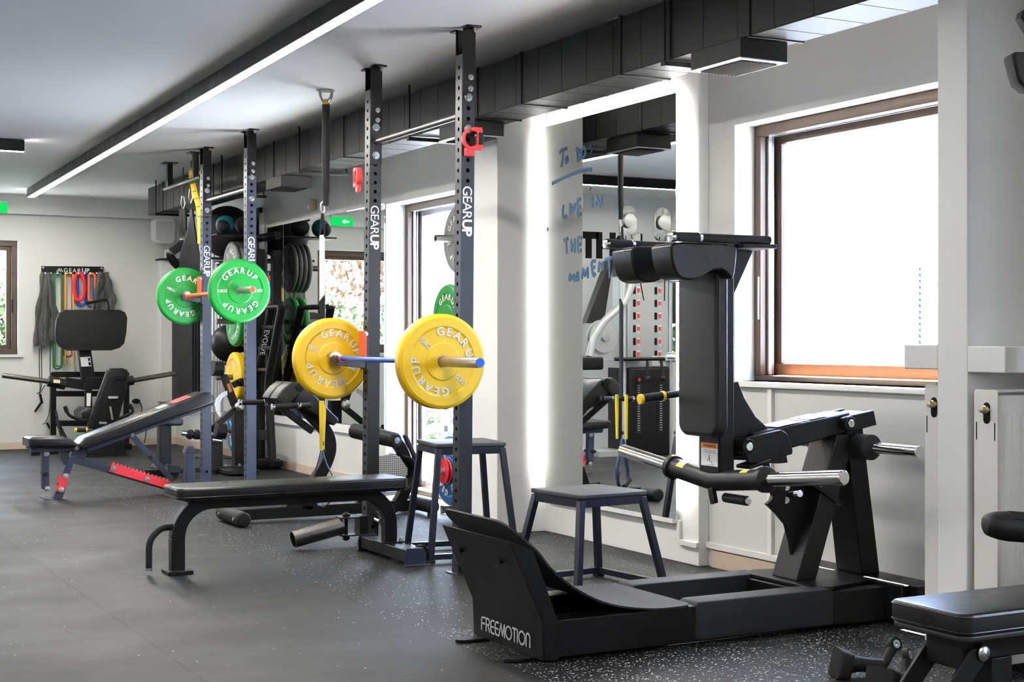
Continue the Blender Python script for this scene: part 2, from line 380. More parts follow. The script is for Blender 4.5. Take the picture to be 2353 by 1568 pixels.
# rubber floor: 1 m tiles laid in half bond, pale flecks in the strip along the windows
def floor_material():
    m = bpy.data.materials.new('rubber_floor'); m.use_nodes = True; nt = m.node_tree; N = nt.nodes; L = nt.links; b = N['Principled BSDF']
    g = N.new('ShaderNodeNewGeometry'); sep = N.new('ShaderNodeSeparateXYZ'); L.new(g.outputs['Position'], sep.inputs[0])
    def math_(op, a, c=None, clamp=False):
        n = N.new('ShaderNodeMath'); n.operation = op; n.use_clamp = clamp
        for i, x in enumerate((a, c)):
            if x is None: continue
            if isinstance(x, (int, float)): n.inputs[i].default_value = x
            else: L.new(x, n.inputs[i])
        return n.outputs[0]
    def mixc(f, a, c):
        n = N.new('ShaderNodeMix'); n.data_type = 'RGBA'
        for i, x in ((0, f), (6, a), (7, c)):
            if isinstance(x, tuple): n.inputs[i].default_value = x
            elif isinstance(x, (int, float)): n.inputs[i].default_value = x
            else: L.new(x, n.inputs[i])
        return n.outputs[2]
    cb = N.new('ShaderNodeCombineXYZ')          # bricks run along their local X, so feed (y, x)
    L.new(math_('ADD', sep.outputs[1], 50.0 - .15), cb.inputs[0]); L.new(math_('ADD', sep.outputs[0], 50.0 - .39), cb.inputs[1])
    br = N.new('ShaderNodeTexBrick'); br.offset = .5; br.inputs['Scale'].default_value = 1.0
    br.inputs['Brick Width'].default_value = 1.0; br.inputs['Row Height'].default_value = 1.0; br.inputs['Mortar Size'].default_value = .005; br.inputs['Mortar Smooth'].default_value = .2
    br.inputs['Color1'].default_value = (.0115, .0112, .0108, 1); br.inputs['Color2'].default_value = (.0145, .0142, .0136, 1); br.inputs['Mortar'].default_value = (.012, .012, .012, 1)
    L.new(cb.outputs[0], br.inputs['Vector'])
    vor = N.new('ShaderNodeTexVoronoi'); vor.inputs['Scale'].default_value = 110; L.new(g.outputs['Position'], vor.inputs['Vector'])
    rnd = N.new('ShaderNodeSeparateColor'); L.new(vor.outputs['Color'], rnd.inputs[0])
    size = math_('LESS_THAN', vor.outputs['Distance'], math_('MULTIPLY', rnd.outputs[1], .42))
    zone = N.new('ShaderNodeMapRange'); zone.inputs[1].default_value = 2.385; zone.inputs[2].default_value = 2.395; L.new(sep.outputs[0], zone.inputs[0])
    near = N.new('ShaderNodeMapRange'); near.inputs[1].default_value = 5.14; near.inputs[2].default_value = 5.16; near.inputs[3].default_value = .55; near.inputs[4].default_value = .10; L.new(sep.outputs[1], near.inputs[0])
    amt = math_('ADD', math_('MULTIPLY', zone.outputs[0], near.outputs[0]), .004)
    fleck = math_('MULTIPLY', size, math_('LESS_THAN', rnd.outputs[0], amt))
    nz = N.new('ShaderNodeTexNoise'); nz.inputs['Scale'].default_value = 1.7; nz.inputs['Detail'].default_value = 6; L.new(g.outputs['Position'], nz.inputs['Vector'])
    worn = N.new('ShaderNodeMapRange'); worn.inputs[1].default_value = .35; worn.inputs[2].default_value = .75; worn.inputs[3].default_value = 0; worn.inputs[4].default_value = .55; L.new(nz.outputs['Fac'], worn.inputs[0])
    c0 = mixc(worn.outputs[0], br.outputs['Color'], (.022, .0215, .0205, 1))
    c0 = mixc(br.outputs['Fac'], c0, (.004, .004, .004, 1))
    c1 = mixc(fleck, c0, (.72, .70, .64, 1))
    L.new(c1, b.inputs['Base Color'])
    b.inputs['Specular IOR Level'].default_value = .22
    rr = N.new('ShaderNodeMapRange'); rr.inputs[1].default_value = .3; rr.inputs[2].default_value = .7; rr.inputs[3].default_value = .46; rr.inputs[4].default_value = .60; L.new(nz.outputs['Fac'], rr.inputs[0]); L.new(rr.outputs[0], b.inputs['Roughness'])
    n2 = N.new('ShaderNodeTexNoise'); n2.inputs['Scale'].default_value = 260; n2.inputs['Detail'].default_value = 3; L.new(g.outputs['Position'], n2.inputs['Vector'])
    h = math_('SUBTRACT', n2.outputs['Fac'], math_('MULTIPLY', br.outputs['Fac'], 1.5))
    bp = N.new('ShaderNodeBump'); bp.inputs['Strength'].default_value = .35; bp.inputs['Distance'].default_value = .003; L.new(h, bp.inputs['Height']); L.new(bp.outputs[0], b.inputs['Normal'])
    return m
M['floor'] = floor_material()
# ================================================================ THE ROOM
CEIL, XW, YF = 2.641, 4.33, 15.9
structure('floor', MB().box(-3.9, 4.75, -3.0, 16.2, -.12, 0), M['floor'])
structure('ceiling', MB().box(-3.9, 4.75, -3.0, 16.2, CEIL, CEIL + .15), M['ceiling'])
def wall_x(x0, x1, y0, y1, holes):
    # wall slab square to X with (ya, yb, za, zb) openings
    m = MB(); y = y0
    for ya, yb, za, zb in sorted(holes):
        m.box(x0, x1, y, ya, 0, CEIL)
        if za > 0: m.box(x0, x1, ya, yb, 0, za)
        m.box(x0, x1, ya, yb, zb, CEIL); y = yb
    return m.box(x0, x1, y, y1, 0, CEIL)
def wall_y(y0, y1, x0, x1, holes):
    m = MB(); x = x0
    for xa, xb, za, zb in sorted(holes):
        m.box(x, xa, y0, y1, 0, CEIL)
        if za > 0: m.box(xa, xb, y0, y1, 0, za)
        m.box(xa, xb, y0, y1, zb, CEIL); x = xb
    return m.box(x, x1, y0, y1, 0, CEIL)
WIN, DOOR, WNEAR = (4.20, 5.806, .931, 2.177), (8.42, 10.102, 0, 2.143), (.3, 2.0, .931, 2.177)
FARW = (1.25, 2.67, .985, 2.17)
structure('wall_right', wall_x(XW, XW + .3, -3.0, 16.2, [WNEAR, WIN, DOOR]), M['wall'])
structure('wall_back', wall_y(YF, YF + .3, 1.0, XW, [FARW]), M['wall'])
structure('wall_left', MB().box(-3.9, -3.6, -3.0, 16.2, 0, CEIL), M['wall'])
structure('wall_front', MB().box(-3.6, XW, -3.0, -2.7, 0, CEIL), M['wall'])
structure('wall_recess', wall_y(13.0, 13.3, -3.6, 1.0, [(-1.7, -.28, .9, 2.1)]).box(.9, 1.0, 13.3, YF + .3, 0, CEIL), M['wall'])
structure('trim_1', MB().box(1.0, XW, YF - .09, YF, 2.442, CEIL), M['wall'])                       # beam across the far wall
structure('wall_mirror_panel', MB().box(4.27, XW, 6.02, 7.58, 0, CEIL), M['wall_white'], .004)
structure('wall_pillar', MB().box(3.95, XW, 7.58, 8.06, 0, CEIL), M['wall_white'], .004)
structure('wall_stub', MB().box(3.72, XW, 3.68, 3.82, 0, CEIL), M['wall_white'], .004)
structure('trim_2', MB().box(3.72, XW, 3.512, 3.68, 1.018, 1.107).box(3.72, XW, 3.82, 3.985, 1.026, 1.112), M['wall_white'], .004)   # ledge on both sides of the stub
structure('trim_3', MB().box(4.12, 4.30, YF - .14, YF, .467, 2.0), M['wall_white'], .006)             # boxed riser in the far corner
structure('trim_4', MB().box(4.305, XW, 10.102, 12.95, .395, .462), M['wall_white'], .004)             # ledge below the long mirror
structure('trim_5', MB().box(4.30, XW, 12.84, 13.0, .0, 2.3), M['wall_white'], .004)
structure('baseboard_back', MB().box(1.0, XW, YF - .014, YF, 0, .075), M['stone'], .002)
structure('baseboard_right', MB().box(XW - .014, XW, 10.11, YF, 0, .075).box(XW - .014, XW, 3.82, 5.98, 0, .085), M['stone'], .002)
# cable trunking on the window wall
ct = MB().box(XW - .02, XW, 5.05, 6.02, .092, .122).box(4.252, 4.27, 6.02, 6.17, .092, .12).box(4.252, 4.27, 6.165, 6.19, .10, .215).box(XW - .018, XW, 5.50, 5.53, .12, .90)
structure('trim_6', ct, M['pvc'], .002)
structure('window_sill', MB().box(4.30, 4.47, 4.20, 5.806, .905, .931), M['pvc'], .004)
jb = MB().box(4.262, XW - .02, 4.95, 5.22, .045, .092); jb.solo('cable_box', M['pvc'], 'white plastic cable box on the stone skirting behind the squat machine', 'cable box', bevel=.003)

def frame_x(name, kind, y0, y1, z0, z1, x, mats, threshold=False):
    # bronze sliding frame set in the right-hand wall: outer frame, tracks, glass leaf
    root = bpy.data.objects.new(name, None); COL.objects.link(root); root.location = (x, (y0 + y1) / 2, z0); ORG[root.name] = Vector(root.location); root['kind'] = 'structure'
    b = MB()
    for xa, xb, t in ((x, x + .035, .048), (x + .035, x + .14, .026)):
        zl = z0 + (t * .55 if xa == x else .012); zh = z1 - t * 1.1
        b.box(xa, xb, y1 - t, y1, zl, zh).box(xa, xb, y0, y0 + t, zl, zh).box(xa, xb, y0, y1, zh, z1).box(xa, xb, y0, y1, z0, zl)
    b.build('outer_frame', M['brown'], root, .003)
    MB().box(x + .04, x + .062, y1 - .064, y1 - .026, z0 + .03, z1 - .03).box(x + .075, x + .085, y1 - .05, y1 - .026, z0 + .03, z1 - .03) \
        .box(x + .045, x + .055, y0 + .03, y1 - .03, z1 - .052, z1 - .030).box(x + .085, x + .095, y0 + .03, y1 - .03, z1 - .052, z1 - .03).build('track', M['alu'], root, .002)
    MB().box(x + .10, x + .135, y1 - .085, y1 - .03, z0 + .085, z1 - .085).box(x + .10, x + .135, y0 + .03, y0 + .085, z0 + .085, z1 - .085) \
        .box(x + .10, x + .135, y0 + .03, y1 - .03, z1 - .085, z1 - .03).build('sash', M['brown'] if not threshold else M['alu'], root, .003)
    MB().box(x + .115, x + .121, y0 + .08, y1 - .08, z0 + .08, z1 - .08).build('pane', M['glass'], root)
    MB().box(x + .10, x + .135, y0 + .03, y1 - .03, z0 + .012, z0 + .085).build('bottom_rail', M['brown_sun'] if not threshold else M['alu'], root, .003)
    return root
w2 = frame_x('window_2', 'window', 4.20, 5.806, .931, 2.177, 4.447, 0)
MB().box(4.485, 4.587, 4.25, 5.75, .945, .958).build('sill_track', M['brown_sun'], w2, .002)
MB().box(4.446, 4.452, 5.762, 5.778, 1.23, 1.44).build('latch', M['steel'], w2, .002)
frame_x('window_4', 'window', .3, 2.0, .931, 2.177, 4.447, 0)
d1 = frame_x('door_1', 'door', 8.42, 10.102, 0, 2.143, 4.485, 0, True)
MB().box(4.47, 4.66, 8.42, 10.102, 0, .035).build('threshold', M['brown'], d1, .004)

def frame_y(name, x0, x1, z0, z1, y):
    root = bpy.data.objects.new(name, None); COL.objects.link(root); root.location = ((x0 + x1) / 2, y, z0); ORG[root.name] = Vector(root.location); root['kind'] = 'structure'
    b = MB()
    for ya, yb, t in ((y, y + .05, .055), (y + .05, y + .11, .10)):
        b.box(x1 - t, x1, ya, yb, z0 + t, z1 - t).box(x0, x0 + t, ya, yb, z0 + t, z1 - t).box(x0, x1, ya, yb, z1 - t, z1).box(x0, x1, ya, yb, z0, z0 + t)
    b.build('outer_frame', M['brown'], root, .003)
    MB().box(x0 + .09, x1 - .09, y + .07, y + .076, z0 + .09, z1 - .09).build('pane', M['glass'], root)
    return root
w1 = frame_y('window_1', 1.25, 2.67, .985, 2.17, 15.97)
MB().box(2.612, 2.63, 15.955, 15.972, 1.42, 1.56).build('handle', M['black'], w1, .003)
frame_y('window_3', -1.7, -.28, .9, 2.1, 13.08)
structure('trim_7', MB().box(1.2, 2.72, 15.87, 15.97, .955, .985), M['wall'], .003)

# ---------------------------------------------------------------- outside
structure('outside_ground', MB().box(4.7, 14, -6, 24, -.3, -.1).box(-6, 4.7, 16.3, 24, -.3, -.1), mat('outside_paving', (.66, .65, .62), .8, noise=.1))
bl = thing('neighbour_building', 'pale overexposed building with slatted shutters seen through the large window', 'building', (8.6, 5.6, 0))
fac = mat('outside_facade', (.45, .55, .80), .8)  # sky blue put into the facade colour to tint the light on the floor
shm = mat('outside_shutter', (.040, .043, .050), .7)
MB().box(8.6, 9.0, -1.0, 14.0, -.1, 5.2).build('facade', fac, bl)
for (y0, y1, z0, z1) in ((9.02, 9.54, .95, 1.76), (8.2, 8.96, .95, 1.76), (8.3, 9.40, 2.70, 3.4)):
    s_ = MB()
    for k in range(int((z1 - z0) / .05)): s_.bar((8.58, y0, z0 + k * .05 + .02), (8.58, y1, z0 + k * .05 + .02), .05, .012, up=(.6, 0, 1))
    s_.box(8.585, 8.60, y0, y1, z0, z1); s_.build('shutter', shm, bl)
def bush(n, c, r, m, label, cat, sc=(1, 1, 1), size=.10, grp=None):
    b = MB()
    for _ in range(n):
        t = Vector((random.gauss(0, 1), random.gauss(0, 1), random.gauss(0, 1))).normalized() * random.uniform(.55, 1)
        p = Vector(c) + Vector((t.x * r * sc[0], t.y * r * sc[1], t.z * r * sc[2]))
        a = Vector((random.uniform(-1, 1), random.uniform(-1, 1), random.uniform(-1, 1))).normalized(); q = a.orthogonal().normalized()
        s = size * random.uniform(.6, 1.3)
        b.add([p - a * s, p + q * s * .35, p + a * s, p - q * s * .35], [(0, 1, 2, 3)])
    return b.solo('bush', m, label, cat, grp, smooth=0)
bush(3200, (1.9, 17.9, .8), 1.0, M['leaf'], 'green leafy shrub outside the far window, lower in the pane', 'bush', (1.8, .6, .95), .07)
bush(3600, (1.8, 18.9, 2.0), 1.15, M['leaf2'], 'dry orange hanging foliage outside the far window, above the green shrub', 'bush', (1.7, .5, 1.1), .07)
bush(2400, (2.62, 16.85, .95), .5, M['leaf'], 'narrow green shrub outside the far window, against its right edge', 'bush', (.6, .5, 2.05), .06)
bush(500, (-1.0, 14.6, .9), .8, M['leaf'], 'green shrub outside the window behind the cable machine', 'bush', (1.3, .4, .9))
bush(2200, (6.0, 13.3, .35), .55, M['leaf'], 'green hedge outside the glass door behind the white railing', 'bush', (1.3, .5, .7), .05)
rl = MB().box(4.9, 7.5, 12.45, 12.50, .475, .66).box(4.9, 7.5, 12.45, 12.50, .27, .335).box(4.9, 7.5, 12.45, 12.50, -.1, .20)
for x in (5.02, 5.45, 5.66, 5.92, 6.4, 6.9): rl.box(x, x + .05, 12.45, 12.51, -.1, .95)
rl.solo('railing', M['pvc'], 'white railing outside the glass door', 'railing', bevel=.003)

# ---------------------------------------------------------------- air duct
du = thing('ventilation_duct', 'long black rectangular air duct hung along the window side of the ceiling', 'air duct', (3.71, 8.0, 2.335))
DX0, DX1, DZ0, DZ1, DY0, DY1 = 3.58, 3.845, 2.338, 2.598, 1.0, 14.15
MB().box(DX0, DX1, DY0, DY1, DZ0, DZ1).build('duct_body', M['duct'], du, .004)
fl = [aX(u, v, DX0).y for u, v in ((1722, 78), (1540, 135), (1426, 172), (1198, 243), (1097, 268), (790, 355), (629, 402), (585, 415))] + [12.0, 13.6, 3.6, 2.4]
for y in fl: MB().box(DX0 - .006, DX1 + .006, y - .008, y + .008, DZ0 - .006, DZ1 + .006).build('flange', M['duct'], du, .002)
sm = MB(); y = 2.2
while y < 14:
    sm.box(DX0 - .0012, DX1 + .0012, y - .0025, y + .0025, DZ0 - .0012, DZ1); y += .235
sm.build('seam', M['duct'], du)
for u, v in ((1536, 136), (948, 300), (694, 388), (515, 437), (363, 481)):
    y = aX(u, v, DX0).y
    MB().cyl((DX0 - .02, y, DZ0 - .03), (DX0 - .02, y, CEIL), .006, 8).bar((DX0 - .03, y, DZ0 - .018), (DX1 + .09, y, DZ0 - .018), .035, .022).cyl((DX1 + .07, y, DZ0 - .03), (DX1 + .07, y, CEIL), .006, 8).build('hanger', M['duct'], du, .002)
for k, y in enumerate((4.74, 7.21, 10.25)):
    g = MB().box(3.565, 3.80, y, y + .345, 2.258, 2.338).build('air_outlet', M['duct'], du, .003)
    gr = MB()
    gr.box(3.563, 3.592, y - .002, y + .347, 2.2545, 2.2585).box(3.773, 3.802, y - .002, y + .347, 2.2545, 2.2585).box(3.592, 3.773, y - .002, y + .03, 2.2545, 2.2585).box(3.592, 3.773, y + .315, y + .347, 2.2545, 2.2585)
    gr.build('outlet_rim', M['silver'] if k < 2 else M['duct'], g)
    gr = MB()
    for j in range(11): gr.bar((3.598 + j * .0168, y + .03, 2.250), (3.598 + j * .0168, y + .315, 2.250), .009, .003, up=(.6, 0, 1))
    gr.build('louvre', M['black'], g)

# ---------------------------------------------------------------- ceiling lights
def strip_light(p, q, label, group='linear ceiling lights'):
    t = thing('ceiling_light', label, 'ceiling light', ((p[0] + q[0]) / 2, (p[1] + q[1]) / 2, CEIL), group)
    p, q = Vector(p), Vector(q)
    sd = (q - p).normalized().cross(Vector((0, 0, 1)))
    up = lambda v, z, s=0: v + Vector((0, 0, z)) + sd * s
    MB().bar(up(p, .049), up(q, .049), .074, .072).bar(up(p, .008, .0345), up(q, .008, .0345), .005, .018).bar(up(p, .008, -.0345), up(q, .008, -.0345), .005, .018).build('housing', M['black'], t, .001)
    MB().bar(up(p, .006), up(q, .006), .063, .012).build('diffuser', M['led'], t)
    c = MB(); d = q - p; n = 7
    for k in range(n):
        a = p + d * (k + .5) / n; c.cyl(a + Vector((0, 0, .08)), a + Vector((0, 0, .091)), .012, 10)
    c.build('mount', M['black'], t)
    return t
strip_light((2.355, 4.6, 2.550), (2.655, 15.10, 2.550), 'long black linear ceiling light running the length of the room beside the racks')
strip_light((-2.6, 11.5, 2.550), (1.97, 11.5, 2.550), 'short black linear ceiling light cut off by the left edge of the photo')
strip_light((-1.3, 0.5, 2.550), (-1.3, 10.2, 2.550), 'added linear ceiling light on the far left side of the room, out of view')  # unseen strip, added for more light from the left
strip_light((-2.3, -.6, 2.550), (3.3, -.6, 2.550), 'added linear ceiling light across the room, unseen behind the camera')  # another unseen strip, added to light the faces turned towards the camera

# ---------------------------------------------------------------- small wall fittings
ex = thing('exit_sign', 'green lit emergency exit sign on the far beam at the left edge', 'exit sign', (2.41, 15.80, 2.444))
MB().box(2.27, 2.556, 15.775, 15.81, 2.546, 2.566).build('sign_housing', M['speaker'], ex, .003)
MB().box(2.28, 2.546, 15.784, 15.80, 2.444, 2.546).build('sign_panel', M['exit'], ex, .002)
ar = [(0, .012), (.05, .012), (.05, .03), (.09, 0), (.05, -.03), (.05, -.012), (0, -.012)]
MB().prism([(2.33 + x, 15.7835, 2.495 + z) for x, z in ar], (0, .0005, 0)).build('arrow', M['exit_w'], ex)
sp = thing('wall_speaker', 'white rounded wall speaker in the far corner under the duct', 'speaker', (4.16, 15.6, 2.18))
ol = [(p.x, 15.62, p.z) for p in rrect((4.13, 0, 2.30), (1, 0, 0), (0, 0, 1), .23, .26, (.03, .03, .06, .06))]
MB().pad(ol, (0, .16, 0), .02).build('shell', M['speaker'], sp)
MB().prism([(p.x, 15.618, p.z) for p in rrect((4.13, 0, 2.30), (1, 0, 0), (0, 0, 1), .19, .22, (.02, .02, .05, .05))], (0, -.004, 0)).build('grille', M['grille'], sp)
ms = thing('motion_sensor', 'small ivory motion sensor on the wall above the long mirror', 'sensor', (XW, 11.55, 2.22))
q = aX(717, 471, XW - .03)
MB().pad([(XW, p.y, p.z) for p in rrect((0, q.y, q.z), (0, 1, 0), (0, 0, 1), .075, .10, .02)], (-.055, 0, 0), .015).build('sensor_body', M['ivory'], ms)
MB().pad([(XW - .055, p.y, p.z) for p in rrect((0, q.y, q.z - .02), (0, 1, 0), (0, 0, 1), .05, .045, .012)], (-.012, 0, 0), .006).build('lens', M['pvc'], ms)
wc = thing('security_camera', 'small white camera with black lens on a wall ledge in the far corner', 'camera', (4.215, 15.7, 2.02))
MB().pad([(p.x, 15.70, p.z) for p in rrect((4.20, 0, 2.062), (1, 0, 0), (0, 0, 1), .085, .10, .02)], (0, .05, 0), .012).build('camera_body', M['pvc'], wc)
MB().sphere((4.205, 15.70, 2.08), .030, 16).build('camera_head', M['black'], wc)
structure('trim_8', MB().box(4.10, 4.32, 15.66, YF, 2.0, 2.012), M['rubber'])
so = thing('wall_socket', 'white wall socket with a black plug on the far wall beside the leg press', 'socket', (3.62, YF, .5))
q = aY(309, 924, YF)
MB().box(q.x - .045, q.x + .045, YF - .012, YF, q.z - .045, q.z + .045).build('face_plate', M['pvc'], so, .004)
MB().sphere((q.x + .01, YF - .03, q.z + .01), .035, 16, (1.3, .9, .8)).build('plug', M['black'], so)
MB().tube(smoothpath([(q.x + .05, YF - .03, q.z), (q.x + .075, YF - .02, q.z - .06), (q.x + .07, YF - .02, q.z - .14), (q.x + .12, YF - .02, q.z - .3), (q.x + .10, YF - .02, .02)]), .005, 8).build('cable', M['black'], so)
# ================================================================ RACKS, BARS AND PLATES
def perforated(m, o, ax, az, nrm, w, z0, z1, holes, r=.0105, pitch=.05, th=.004):
    # one face of a square tube: width w along ax, from z0 to z1 along az, round holes at the given heights
    o, ax, az, nrm = Vector(o), Vector(ax), Vector(az), Vector(nrm)
    P = lambda a, b, c=0: o + ax * a + az * b + nrm * c
    hs = sorted(holes); z = z0; n = 12
    def quad(za, zb):
        if zb - za > 1e-4: m.add([P(-w / 2, za), P(w / 2, za), P(w / 2, zb), P(-w / 2, zb)], [(0, 1, 2, 3)])
    for h in hs:
        za, zb = h - pitch * .48, h + pitch * .48
        quad(z, za)
        sq = []; ci = []; ii = []
        for k in range(n):
            t = 2 * math.pi * (k + .5) / n; c, s_ = math.cos(t), math.sin(t)
            q = max(abs(c) / (w / 2), abs(s_) / (pitch * .48)); sq.append(P(c / q, h + s_ / q))
            ci.append(P(c * r, h + s_ * r)); ii.append(P(c * r, h + s_ * r, -th))
        cs = [P(w / 2, zb), P(-w / 2, zb), P(-w / 2, za), P(w / 2, za)]
        v = sq + ci + ii + cs; f = []
        for k in range(n):
            j = (k + 1) % n
            a, b = v[k], v[j]
            f += [(n + k, n + j, 2 * n + j, 2 * n + k)]
            ca, cb_ = (a - P(0, h)), (b - P(0, h))
            fa = abs(ca.dot(ax)) > w / 2 - 1e-6; fb = abs(cb_.dot(ax)) > w / 2 - 1e-6
            if fa != fb:
                mid = (ca + cb_); ci_ = 0 if (mid.dot(ax) > 0 and mid.dot(az) > 0) else 1 if mid.dot(az) > 0 else 2 if mid.dot(ax) < 0 else 3
                f += [(k, 3 * n + ci_, j, n + j, n + k)]
            else: f += [(k, j, n + j, n + k)]
        m.add(v, f); z = zb
    quad(z, z1)
BOLT = {}
def bolt(p, d, parent, r=.016, name='bolt', m=None):
    p, d = Vector(p), Vector(d).normalized()
    b = MB().cyl(p, p + d * .003, r * 1.25, 18).cyl(p + d * .003, p + d * .013, r, 6).cyl(p + d * .013, p + d * .02, r * .5, 12)
    return b.build(name, m or M['steel'], parent, .001)
def make_rack(X, Y1, Y2, label, tilt=0.0):
    # two wall-side posts standing at (X, Y1) near and (X, Y2) far, joined by a pull-up bar
    root = thing('squat_rack', label, 'squat rack', (X, (Y1 + Y2) / 2, 0))
    S = .035; TOP = 2.512
    for k, Y in enumerate((Y1, Y2)):
        m = MB(); o = (X, Y, 0)
        allh = [.10 + .05 * i for i in range(48)]
        top = [h for h in allh if h > 1.90]
        perforated(m, (X - S, Y, 0), (0, -1, 0), (0, 0, 1), (-1, 0, 0), 2 * S, .004, TOP, allh)
        perforated(m, (X + S, Y, 0), (0, 1, 0), (0, 0, 1), (1, 0, 0), 2 * S, .004, TOP, allh)
        perforated(m, (X, Y - S, 0), (1, 0, 0), (0, 0, 1), (0, -1, 0), 2 * S, .004, TOP, top + [.10])
        perforated(m, (X, Y + S, 0), (-1, 0, 0), (0, 0, 1), (0, 1, 0), 2 * S, .004, TOP, top + [.10])
        m.box(X - S, X + S, Y - S, Y + S, .001, .004).box(X - S + .004, X + S - .004, Y - S + .004, Y + S - .004, TOP - .004, TOP)
        post = m.build('post', M['post'] if X < 3.2 else M['slate'], root, 0, 30)
        tx = MB().text('GEAR', .071, basis((X - .026, Y - S - .0007, 1.876), (0, 0, -1), (1, 0, 0), (0, -1, 0)), space=.86, center=False)
        w = glyphs('GEAR', .071, 0, .86)[2]
        tx.text('UP', .071, basis((X - .026, Y - S - .0007, 1.881 - w), (0, 0, -1), (1, 0, 0), (0, -1, 0)), off=.0020, space=.88, center=False)
        tx.build('lettering', M['white'], post, smooth=0)
        nm = MB()
        for i in range(8, 26):
            nm.text(str(i), .016, basis((X - S - .0006, Y + .030, .10 + .05 * (i + 4) + .017), (0, -1, 0), (0, 0, 1), (-1, 0, 0)), center=False)
        nm.build('hole_numbers', M['ink'], post, smooth=0)
        MB().box(X - .06, X + .06, Y - .06, Y + .06, 0, .005).build('base_plate', M['post'], root, .002)
        for sy in (-1, 1):          # ceiling brackets: one angle plate on the near side of the post, one on the far side
            y = Y + sy * (S + .004)
            br = MB().box(X - .034, X + .034, y - .004, y + .004, 2.31, CEIL - .004).box(X - .038, X + .038, min(y, y + sy * .062), max(y, y + sy * .062), CEIL - .009, CEIL).build('ceiling_bracket', M['black'], root, .003)
            bolt((X + .012, y + sy * .036, CEIL - .009), (0, 0, -1), br, .010)
            for z in (2.345, 2.40): bolt((X + .008, y + sy * .004, z), (0, sy, 0), br, .0115)
        for z in (2.15, 2.305): bolt((X, Y - S - (.006 if k else 0), z), (0, -1, 0), root, .017)
    MB().box(X - .036, X + .036, Y2 - S - .006, Y2 - S, 2.10, 2.355).build('bar_bracket', M['post'], root, .004)
    MB().box(X - .036, X + .036, Y1 + S, Y1 + S + .006, 2.10, 2.355).build('bar_bracket', M['post'], root, .004)
    MB().cyl((X, Y1 + S, 2.226), (X, Y2 - S, 2.226), .0165, 24).build('pull_up_bar', M['dark_steel'], root)
    return root
def j_hook(root, X, Y, zbar, xbar, side):
    # cup on the left face of a post, cradling the bar at (xbar, zbar)
    S = .035; t = .008
    m = MB().box(X - S - .012, X - S, Y - .045, Y + .045, zbar - .06, zbar + .15)
    m.box(X - .02, X + .02, Y + side * (S + .001), Y + side * (S + .009), zbar - .05, zbar + .13)
    pol = [(X - S, zbar - .055), (X - S, zbar - .012), (xbar + .02, zbar - .020), (xbar - .03, zbar - .020), (xbar - .048, zbar + .012), (xbar - .058, zbar + .008), (xbar - .045, zbar - .036)]
    m.prism([(x, Y - .035, z) for x, z in pol], (0, .07, 0))
    o = m.build('j_hook', M['slate'], root, .002)
    l = MB().box(X - S - .022, X - S - .012, Y - .046, Y + .046, zbar - .006, zbar + .152)
    l.build('liner', M['orange'], o, .001); l = MB()
    l.prism([(x, Y - .038, z) for x, z in ((xbar + .03, zbar - .019), (xbar - .028, zbar - .019), (xbar - .047, zbar + .016), (xbar - .041, zbar + .019), (xbar - .024, zbar - .0145), (xbar + .03, zbar - .0145))], (0, .076, 0))
    l.build('liner', M['orange'], o, .001)
    bolt((X - S - .018, Y - .046, zbar + .135), (0, -1, 0), o, .009)
    return o
RX1, RX2 = 3.14, 3.32
rack1 = make_rack(RX1, 6.40, 7.55, 'near charcoal perforated squat rack holding the yellow-plated barbell')
rack1.rotation_euler = (0, R(.5), 0)
rack2 = make_rack(RX2, 10.22, 11.33, 'far slate perforated squat rack holding the green-plated barbell')
BX1, BZ1, BX2, BZ2 = 2.968, 1.028, 3.18, 1.478
j_hook(rack1, RX1, 7.55, BZ1, BX1, 1); j_hook(rack1, RX1, 6.40, BZ1, BX1, -1)
j_hook(rack2, RX2, 11.33, BZ2, BX2, 1); j_hook(rack2, RX2, 10.22, BZ2, BX2, -1)
# landmine sleeves at the feet of the near rack
lm = MB(); a, b = Vector((2.965, 7.53, .112)), Vector((2.685, 7.53, .052))
lm.pipe(b, a, .046, .040, 24); o = lm.build('landmine_sleeve', M['dark_steel'], rack1, 0)
MB().box(2.945, 3.06, 7.485, 7.575, .155, .162).box(2.945, 3.06, 7.485, 7.575, .058, .065).box(3.055, 3.105, 7.49, 7.57, .055, .165).cyl((2.99, 7.53, .03), (2.99, 7.53, .185), .010, 12) \
    .cyl((2.99, 7.53, .162), (2.99, 7.53, .178), .022, 6).cyl((2.99, 7.53, .035), (2.99, 7.53, .056), .02, 6).build('landmine_hinge', M['black'], rack1, .002)
MB().bar((3.16, 7.49, .185), (3.215, 7.49, .065), .05, .016, up=(1, 0, .4)).cyl((3.15, 7.515, .14), (3.17, 7.49, .13), .014, 12).build('lock_plate', M['steel'], rack1, .002)
lm = MB(); lm.pipe((3.13, 6.02, .055), (3.135, 6.30, .105), .046, .040, 24); lm.build('landmine_sleeve', M['dark_steel'], rack1, 0)
MB().box(3.085, 3.18, 6.24, 6.365, .150, .157).box(3.085, 3.18, 6.24, 6.365, .052, .059).cyl((3.135, 6.29, .03), (3.135, 6.29, .185), .010, 12).cyl((3.135, 6.29, .157), (3.135, 6.29, .172), .022, 6).build('landmine_hinge', M['black'], rack1, .002)

